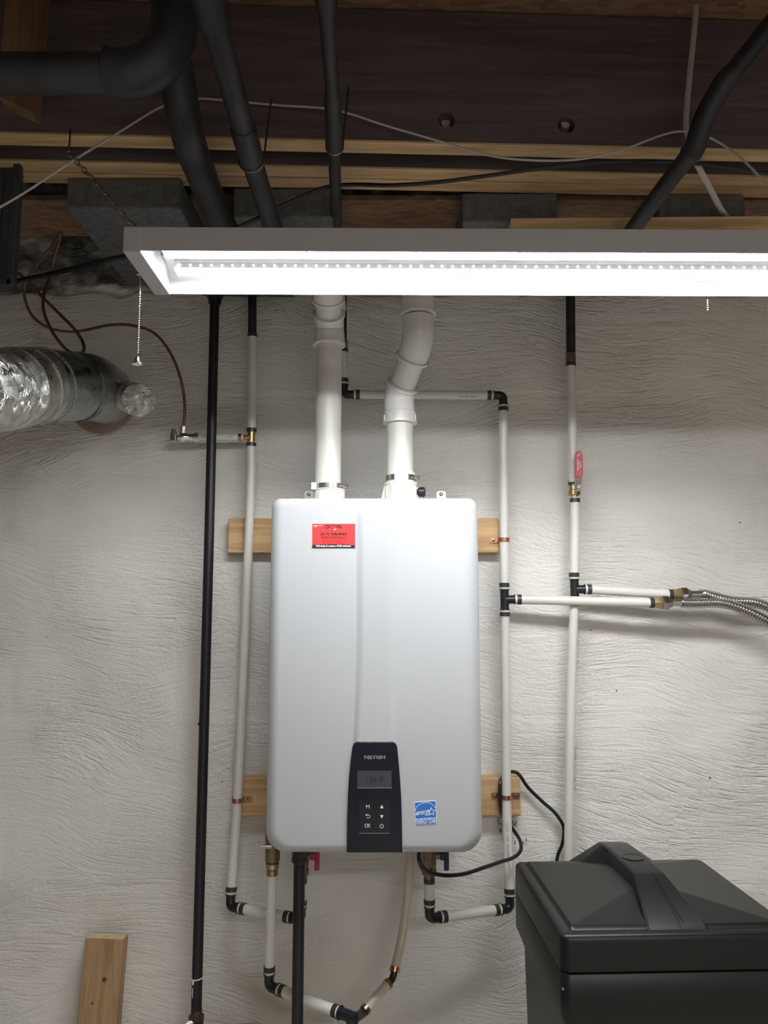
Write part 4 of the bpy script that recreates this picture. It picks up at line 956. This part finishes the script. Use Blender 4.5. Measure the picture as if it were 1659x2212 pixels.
# sloping pipe 2 with couplings
def ovp(a_, b_): return a_
q0 = PH(437, -60, 0.83); q1 = PH(463, 50, 0.815); q2 = PH(545, 350, 0.80); q3 = PH(590, 495, 0.79)
q4_ = V((q3.x+0.003, 1.70, q3.z)); q5_ = V((q3.x-0.03, 1.745, q3.z)); q6_ = V((s3.x+0.01, 1.79, q3.z-0.005))
T2 = Thing('drain_pipe', 'middle black sloping pipe with a coupling, left of the thinner pipe', 'pipe', q2)
T2.add('pipe', MB().tube([q0, q1, q2, q3]+cr([q4_, q5_, q6_], 5), 0.0195, 28), M_abs)
dd = (q1-q0).normalized(); T2.add('coupling', MB().lathe(q1-dd*0.07, dd, [(0, 0.021), (0, 0.0245), (0.07, 0.0245), (0.074, 0.021)], 28), M_abs)
dd = (q2-q1).normalized(); T2.add('coupling', MB().lathe(q2-dd*0.10, dd, [(0, 0.0205), (0.01, 0.0225), (0.10, 0.0225), (0.10, 0.020)], 28), M_abs)
# pipe 3 thin
r0 = PH(701, -40, 0.845); r1 = PH(706, 15, 0.845); r2 = PH(718, 200, 0.845); r3 = PH(723, 322, 0.845); r4 = PH(727, 495, 0.845); r5 = V((P(740, 600, 1.895).x, 1.895, r4.z))
T3 = Thing('supply_pipe', 'thin black pipe running straight back between the drain pipe and the joist holes', 'pipe', r3)
T3.add('pipe', MB().tube([r0, r2, r4, r5], 0.0118, 20), M_abs)
dd = (r3-r2).normalized(); T3.add('coupling', MB().lathe(r3-dd*0.16, dd, [(0, 0.012), (0.02, 0.0148), (0.16, 0.0148), (0.16, 0.012)], 24), M_abs)
dd = (r1-r0).normalized(); T3.add('coupling', MB().lathe(r1-dd*0.06, dd, [(0, 0.012), (0, 0.0155), (0.06, 0.0155), (0.06, 0.012)], 24), M_abs)
T3.add('elbow_fitting', MB().tube([r5-Y*0.02, r5, r5-Z*0.03], 0.0135, 20), M_oldpipe)
# pipe 4 diagonal at right
u0 = P(1700, 10, 1.22); u1 = P(1560, 185, 1.27); u2 = P(1522, 255, 1.30); u3 = P(1500, 320, 1.33); u4 = P(1400, 450, 1.45); u5 = P(1350, 520, 1.55)
T4 = Thing('drain_pipe', 'black diagonal pipe with angled elbows at upper right', 'pipe', u3)
T4.add('pipe', MB().tube([u0, u1], 0.0165, 28), M_abs)
T4.add('elbow_fitting', MB().tube(cr([u1.lerp(u0, 0.15), u1, u2, u3, u3.lerp(u4, 0.12)], 5), 0.0195, 28), M_abs)
T4.add('pipe', MB().tube([u3, u4, u5, P(1240, 622, 1.90)], 0.0165, 28), M_abs)
single('dark_pipe', MB().tube([P(440, 628, 1.90), P(636, 630, 1.90)], 0.013, 20), M_abs, 'dark horizontal pipe hugging the wall just below the lamp, left of the vents', 'pipe', P(540, 630, 1.90))
# hangers
for i, (c_, r_, d_, lab) in enumerate(((q2, 0.0235, (q3-q2), 'wire hanger hooked under the middle sloping pipe'), (r3, 0.0155, (r4-r3), 'wire hanger hooked under the thin straight pipe'))):
    d_ = d_.normalized(); side_ = d_.cross(Z).normalized(); c_ = c_-d_*0.006
    pts = [c_-side_*r_+V((0, -0.0, 0.095-r_)), c_-side_*r_*1.0+Z*0.02]+[c_+(-side_*math.cos(g)-Z*math.sin(g))*r_ for g in [PI*k/10 for k in range(11)]]+[c_+side_*r_+Z*0.02, c_+side_*r_+V((0.01, -0.0, 0.12))]
    single('pipe_hanger', MB().tube(pts, 0.0018, 8), M_steeld, lab, 'hanger', c_, group='wire hangers under the overhead pipes')
# cables
def cable(pts, r, m, label, name='cable', flat=None):
    return single(name, MB().tube(cr(pts, 8), r, 10, flat=flat), m, label, 'cable', pts[0])
cable([P(-30, 465, 1.36), P(60, 412, 1.36), P(150, 352, 1.36), P(250, 290, 1.37), P(352, 229, 1.38), P(420, 213, 1.385), P(540, 222, 1.39), P(610, 228, 1.39), P(700, 234, 1.39), P(760, 247, 1.39), P(830, 270, 1.392), P(950, 305, 1.385), P(1060, 336, 1.37), P(1150, 346, 1.36), P(1250, 344, 1.36), P(1340, 325, 1.37), P(1420, 295, 1.39), P(1465, 284, 1.40), P(1510, 288, 1.395), P(1560, 312, 1.39), P(1610, 350, 1.37), P(1680, 425, 1.35)], 0.0022, M_cablew, 'thin white cable drooping across the joist from left edge to right edge')
cable([P(1506, -30, 1.405), P(1500, 60, 1.405), P(1490, 160, 1.405), P(1484, 225, 1.405), P(1482, 275, 1.402), P(1492, 318, 1.40)], 0.0025, M_cablew, 'flat white cable hanging down the joist face at upper right', flat=2.3)
cable([P(1496, 338, 1.46), P(1515, 372, 1.48), P(1535, 410, 1.52), P(1555, 448, 1.56), P(1580, 485, 1.60)], 0.0065, M_cablew, 'flat white cable piece below the diagonal pipe\'s elbow at right', flat=0.45)
cable([P(495, 500, 1.50), P(560, 470, 1.50), P(630, 435, 1.50), P(700, 406, 1.50), P(760, 399, 1.50), P(850, 400, 1.48), P(950, 393, 1.47), P(1050, 380, 1.46), P(1150, 366, 1.45), P(1280, 352, 1.44), P(1400, 348, 1.44), P(1520, 355, 1.45), P(1680, 378, 1.46)], 0.0042, M_cord, 'black cable running beneath the rear joist from centre to right')
cable([P(30, 608, 1.50), P(90, 596, 1.50), P(160, 580, 1.48), P(225, 563, 1.44), P(280, 550, 1.38), P(330, 530, 1.34)], 0.0050, M_cord, 'black cable running from the dark duct to the lamp\'s left end')
# power cord
cable([P(905, 1836, 1.73), P(905, 1855, 1.72), P(912, 1872, 1.715), P(930, 1885, 1.72), P(965, 1891, 1.73), P(1005, 1887, 1.75), P(1045, 1874, 1.78), P(1080, 1862, 1.81), P(1110, 1852, 1.84), P(1125, 1836, 1.86), P(1123, 1815, 1.885), P(1112, 1797, 1.915), P(1096, 1775, 1.93), P(1084, 1757, 1.905), P(1080, 1720, 1.895), P(1081, 1690, 1.90), P(1090, 1672, 1.925), P(1108, 1667, 1.925), P(1122, 1674, 1.92), P(1140, 1700, 1.93), P(1170, 1730, 1.93), P(1198, 1755, 1.925), P(1215, 1780, 1.92), P(1218, 1800, 1.92), P(1214, 1825, 1.92), P(1204, 1852, 1.92), P(1200, 1900, 1.92)], 0.0042, M_cord, 'black power cord looping from the heater over the lower board and behind the tank', 'power_cord')
# sensor wires beside the blue valve
cable([P(905, 1838, 1.74), P(907, 1862, 1.735), P(917, 1880, 1.74), P(935, 1886, 1.77)], 0.0052, M_blackfit, 'black cable sleeve under the heater beside the blue-handled valve')

# ================================================================== LOOSE STUD, TANKS
sa = [P(184, 2024, 1.86), P(266, 2028, 1.86)]
t3 = Thing('wood_stud', 'loose sawn pine stud leaning upright against the wall at lower left', 'stud', P(215, 2212, 1.80))
A1 = P(184, 2027, 1.895); A2 = P(264, 2030, 1.895); wv = (A2-A1)
bt = P(167, 2212, 1.880); down = (bt-A1); f = (CZ-0.0+A1.z-CZ)/max(1e-6, -down.z); foot = A1+down*(A1.z/(-down.z))
lt = wv.normalized(); ax = (A1-foot).normalized(); nrm = lt.cross(ax).normalized()
if nrm.y < 0: nrm = -nrm
mb = MB().prism([foot, foot+lt*0.089, A1+lt*0.089, A1], nrm*0.038)
t3.add('stud_body', mb, M_stud, smooth=False, bevel=0.002)
t3.add('sawn_end', MB().prism([A1+lt*0.002+ax*0.0004, A1+lt*0.087+ax*0.0004, A1+lt*0.087+nrm*0.036+ax*0.0004, A1+lt*0.002+nrm*0.036+ax*0.0004], ax*0.0006), mat('fresh_end_grain', (0.72, 0.56, 0.33), 0.8, var=0.2, vscale=60), smooth=False, label='pale sawn end')
for fx, fz, r in ((0.053, 0.085, 0.0055), (0.03, 0.135, 0.003)):
    q = A1+lt*fx-ax*fz-nrm*0.0002
    t3.add('knot' if r > 0.004 else 'nail_hole', MB().lathe(q, -nrm, [(0, r), (0.0004, r)], 14), mat('knot_brown', (0.10, 0.06, 0.04), 0.8), smooth=False)

# tan resin tank top at the very bottom
rc = P(540, 2206, 1.84); rr_ = 0.115
mb = MB().lathe(V((rc.x, 1.775, 0)), Z, [(0, rr_), (rc.z-0.06, rr_), (rc.z-0.025, rr_*0.9), (rc.z-0.008, rr_*0.65), (rc.z, rr_*0.3), (rc.z+0.0005, 0.01)], 40)
single('resin_tank', mb, M_tan, 'rounded tan tank top just showing at the bottom edge', 'tank', (rc.x, 1.775, 0), angle=60)

# brine tank
TA = math.radians(2.2)
RT = Matrix.Rotation(TA, 3, 'Z')
Afl = PH(1221, 2011, -0.514); Wd, Dp = 0.372, 0.345
def tl(u, v, z): # local (u right, v depth) -> world, z absolute
    q = RT @ V((u, v, 0)); return V((Afl.x+q.x, Afl.y+q.y, z))
zr = CZ-0.514
bt_ = Thing('brine_tank', 'black plastic softener salt tank with ridged lid at lower right', 'tank', tl(Wd/2, Dp/2, 0))
def sm(x, a, b): x = max(0, min(1, (x-a)/(b-a))); return x*x*(3-2*x)
def lid_z(u, v):
    e = min(u, Wd-u, v, Dp-v)
    # raised pad inside a shallow rim groove
    base = 0.0
    pad = sm(e, 0.010, 0.016)*0.006
    rim = 0.0
    # hipped faces
    hip = max(0, min((u-0.014)/(Wd/2-0.014), (Wd-u-0.014)/(Wd/2-0.014), (v-0.014)/0.13, (Dp-v-0.014)/0.11))*0.024
    z = pad+hip
    return zr-0.004+z
nu, nv = 120, 112; vs = []
for j in range(nv+1):
    for i in range(nu+1):
        u = Wd*i/nu; v = Dp*j/nv
        # rounded plan corners
        vs.append(tl(u, v, lid_z(u, v)))
mb = MB(); n = nu+1; mb.add(vs, [(j*n+i, j*n+i+1, (j+1)*n+i+1, (j+1)*n+i) for j in range(nv) for i in range(nu)])
ld_ = bt_.add('lid', mb, M_tank, angle=28)
def plan(off, r, n=6):
    return [(a_, b_) for a_, b_ in rrect(-off, Wd+off, -off, Dp+off, r, r, n)]
def loft(secs):
    mb = MB(); n = len(secs[0][0]); vs = []
    for pl, z in secs: vs += [tl(a_, b_, z) for a_, b_ in pl]
    fs = [(i*n+j, i*n+(j+1) % n, (i+1)*n+(j+1) % n, (i+1)*n+j) for i in range(len(secs)-1) for j in range(n)]
    fs += [tuple(range(n)), tuple((len(secs)-1)*n+j for j in range(n))]
    mb.add(vs, fs); return mb
bt_.add('lid_skirt', loft([(plan(-0.001, 0.006), zr-0.0035), (plan(0.004, 0.010), zr-0.0045), (plan(0.0075, 0.013), zr-0.008), (plan(0.009, 0.014), zr-0.014), (plan(0.010, 0.015), zr-0.058)]), M_tank, ld_, angle=60)
RS = [(0.006, 0.050, 0.053, 0.000), (0.016, 0.049, 0.054, 0.0085), (0.118, 0.029, 0.036, 0.0485), (0.122, 0.028, 0.036, 0.050), (0.262, 0.028, 0.040, 0.050), (0.285, 0.028, 0.062, 0.049), (0.305, 0.028, 0.085, 0.047), (0.338, 0.027, 0.095, 0.040)]
vs = []
for v, ht2, hb2, z in RS:
    for du_, dz_ in ((-hb2, None), (-ht2, z-0.003), (-ht2+0.004, z), (ht2-0.004, z), (ht2, z-0.003), (hb2, None)):
        vs.append(tl(Wd/2+du_, v, zr-0.006 if dz_ is None else zr-0.004+dz_))
fs = [(i*6+j, i*6+j+1, (i+1)*6+j+1, (i+1)*6+j) for i in range(len(RS)-1) for j in range(5)]+[tuple(range(6)), tuple((len(RS)-1)*6+j for j in range(6))]
mb = MB(); mb.add(vs, fs); rg_ = bt_.add('lid_ridge', mb, M_tank, ld_, angle=25)
mb = MB(); k = 28; ring = [(math.cos(2*PI*i/k), math.sin(2*PI*i/k)) for i in range(k)]
vs = [tl(Wd/2+c_*q, 0.205+s_*q, zr+0.046+z_) for q, z_ in ((0.0205, -0.002), (0.0205, 0.0012), (0.0188, 0.0018), (0.017, 0.0010)) for c_, s_ in ring]
mb.add(vs, [(a_*k+i, a_*k+(i+1) % k, (a_+1)*k+(i+1) % k, (a_+1)*k+i) for a_ in range(3) for i in range(k)]+[tuple(3*k+i for i in range(k)), tuple(range(k))])
bt_.add('cap_disc', mb, M_tank, ld_, smooth=False)
bt_.add('tank_body', loft([(plan(0.008, 0.014), zr-0.0605), (plan(0.010, 0.015), zr-0.062), (plan(0.010, 0.015), zr-0.125), (plan(-0.004, 0.012), zr-0.16), (plan(-0.016, 0.012), 0.004)]), M_tank, angle=60)
# moulding seam, hand recess, small screw
mb = MB().tube([tl(Wd/2+0.006, 0.0, zr+0.0100), tl(Wd/2+0.006, 0.06, zr+0.0295), tl(Wd/2+0.004, 0.116, zr+0.0492)], 0.0009, 6)
bt_.add('mould_seam', mb, M_tank, ld_)
bt_.add('hand_recess', MB().box(tl(0.0170, 0.06, zr-0.26), (0.02, 0.06, 0.12), RT), M_cord, smooth=False, bevel=0.003)
bt_.add('screw', MB().sphere(P(1216, 2136, 1.275), 0.0022, 8), M_steel)

# ================================================================== WRITING ON WALL AND PIPES
def wall_stroke(pp, r=0.0008):
    mb = MB(); pts = [P(x, y, WALL-0.0030) for x, y in pp]; mb.tube(cr(pts, 3) if len(pts) > 2 else pts, r, 6); return mb
wr = [[(1083, 1766), (1077, 1767), (1075.5, 1773), (1079, 1779), (1085, 1780.5)], [(1109, 1771), (1107, 1776), (1108, 1781), (1111, 1780)], [(1112, 1777), (1116, 1775), (1115, 1778), (1111.5, 1782), (1116, 1784)],
      [(1084, 1789), (1080.5, 1792), (1081, 1800)], [(1079, 1796), (1085, 1795)], [(1083.5, 1812), (1084.2, 1813.5)], [(1084, 1817), (1084.2, 1818)], [(1113, 1816), (1113, 1822)],
      [(1127, 1825), (1127, 1820), (1130, 1818), (1132, 1824)], [(1136.5, 1810), (1137, 1818)], [(1137, 1822), (1137, 1824)]]
for s_ in wr:
    link('handwriting', wall_stroke(s_), M_ink, V((0, 0, 0)), wall)
def print_on(T, a_, b_, s, sz, ang, r=PR):
    # lettering along a pipe from a_ to b_, turned to the given side
    d = (b_-a_).normalized(); vw = -Y; sd_ = d.cross(vw).normalized(); nn = (vw*math.cos(ang)+sd_*math.sin(ang)).normalized(); up_ = nn.cross(d)
    mb = text_mb(s, sz, a_+nn*(r+0.0004), d, up_, 'LEFT'); T.add('pipe_print', mb, M_print, smooth=False)
print_on(F_, P(1095, 1775, 1.891), P(1102, 1935, 1.862), 'U.P.C.  NSF  SharkBite  3/4 CTS  PEX  SharkBite', 0.0085, 0.15)
print_on(G_, P(1244, 1320, 1.896), P(1237, 1600, 1.897), 'SharkBite  3/4 CTS SDR-9  PEX  100 PSI', 0.0085, -0.45)
print_on(G_, P(1237, 1610, 1.897), P(1232, 1840, 1.896), 'SharkBite  3/4 CTS  PEX  NSF', 0.0085, -0.45)
print_on(G_, P(1275, 1284, 1.890), P(1440, 1291, 1.880), 'SharkBite  3/4 CTS SDR-9 PEX', 0.0075, 0.3)
print_on(A_, P(490, 946, 1.895), P(525, 946, 1.895), '3/4 PEX', 0.0058, 0, 0.0082)
print_on(A_, P(432, 946, 1.895), P(470, 946, 1.895), 'SDR-9', 0.0058, 0, 0.0082)
print_on(F_, P(990, 859, 1.894), P(1062, 859, 1.894), '3/4 CTS  IIIIIIII', 0.0075, 0.1)
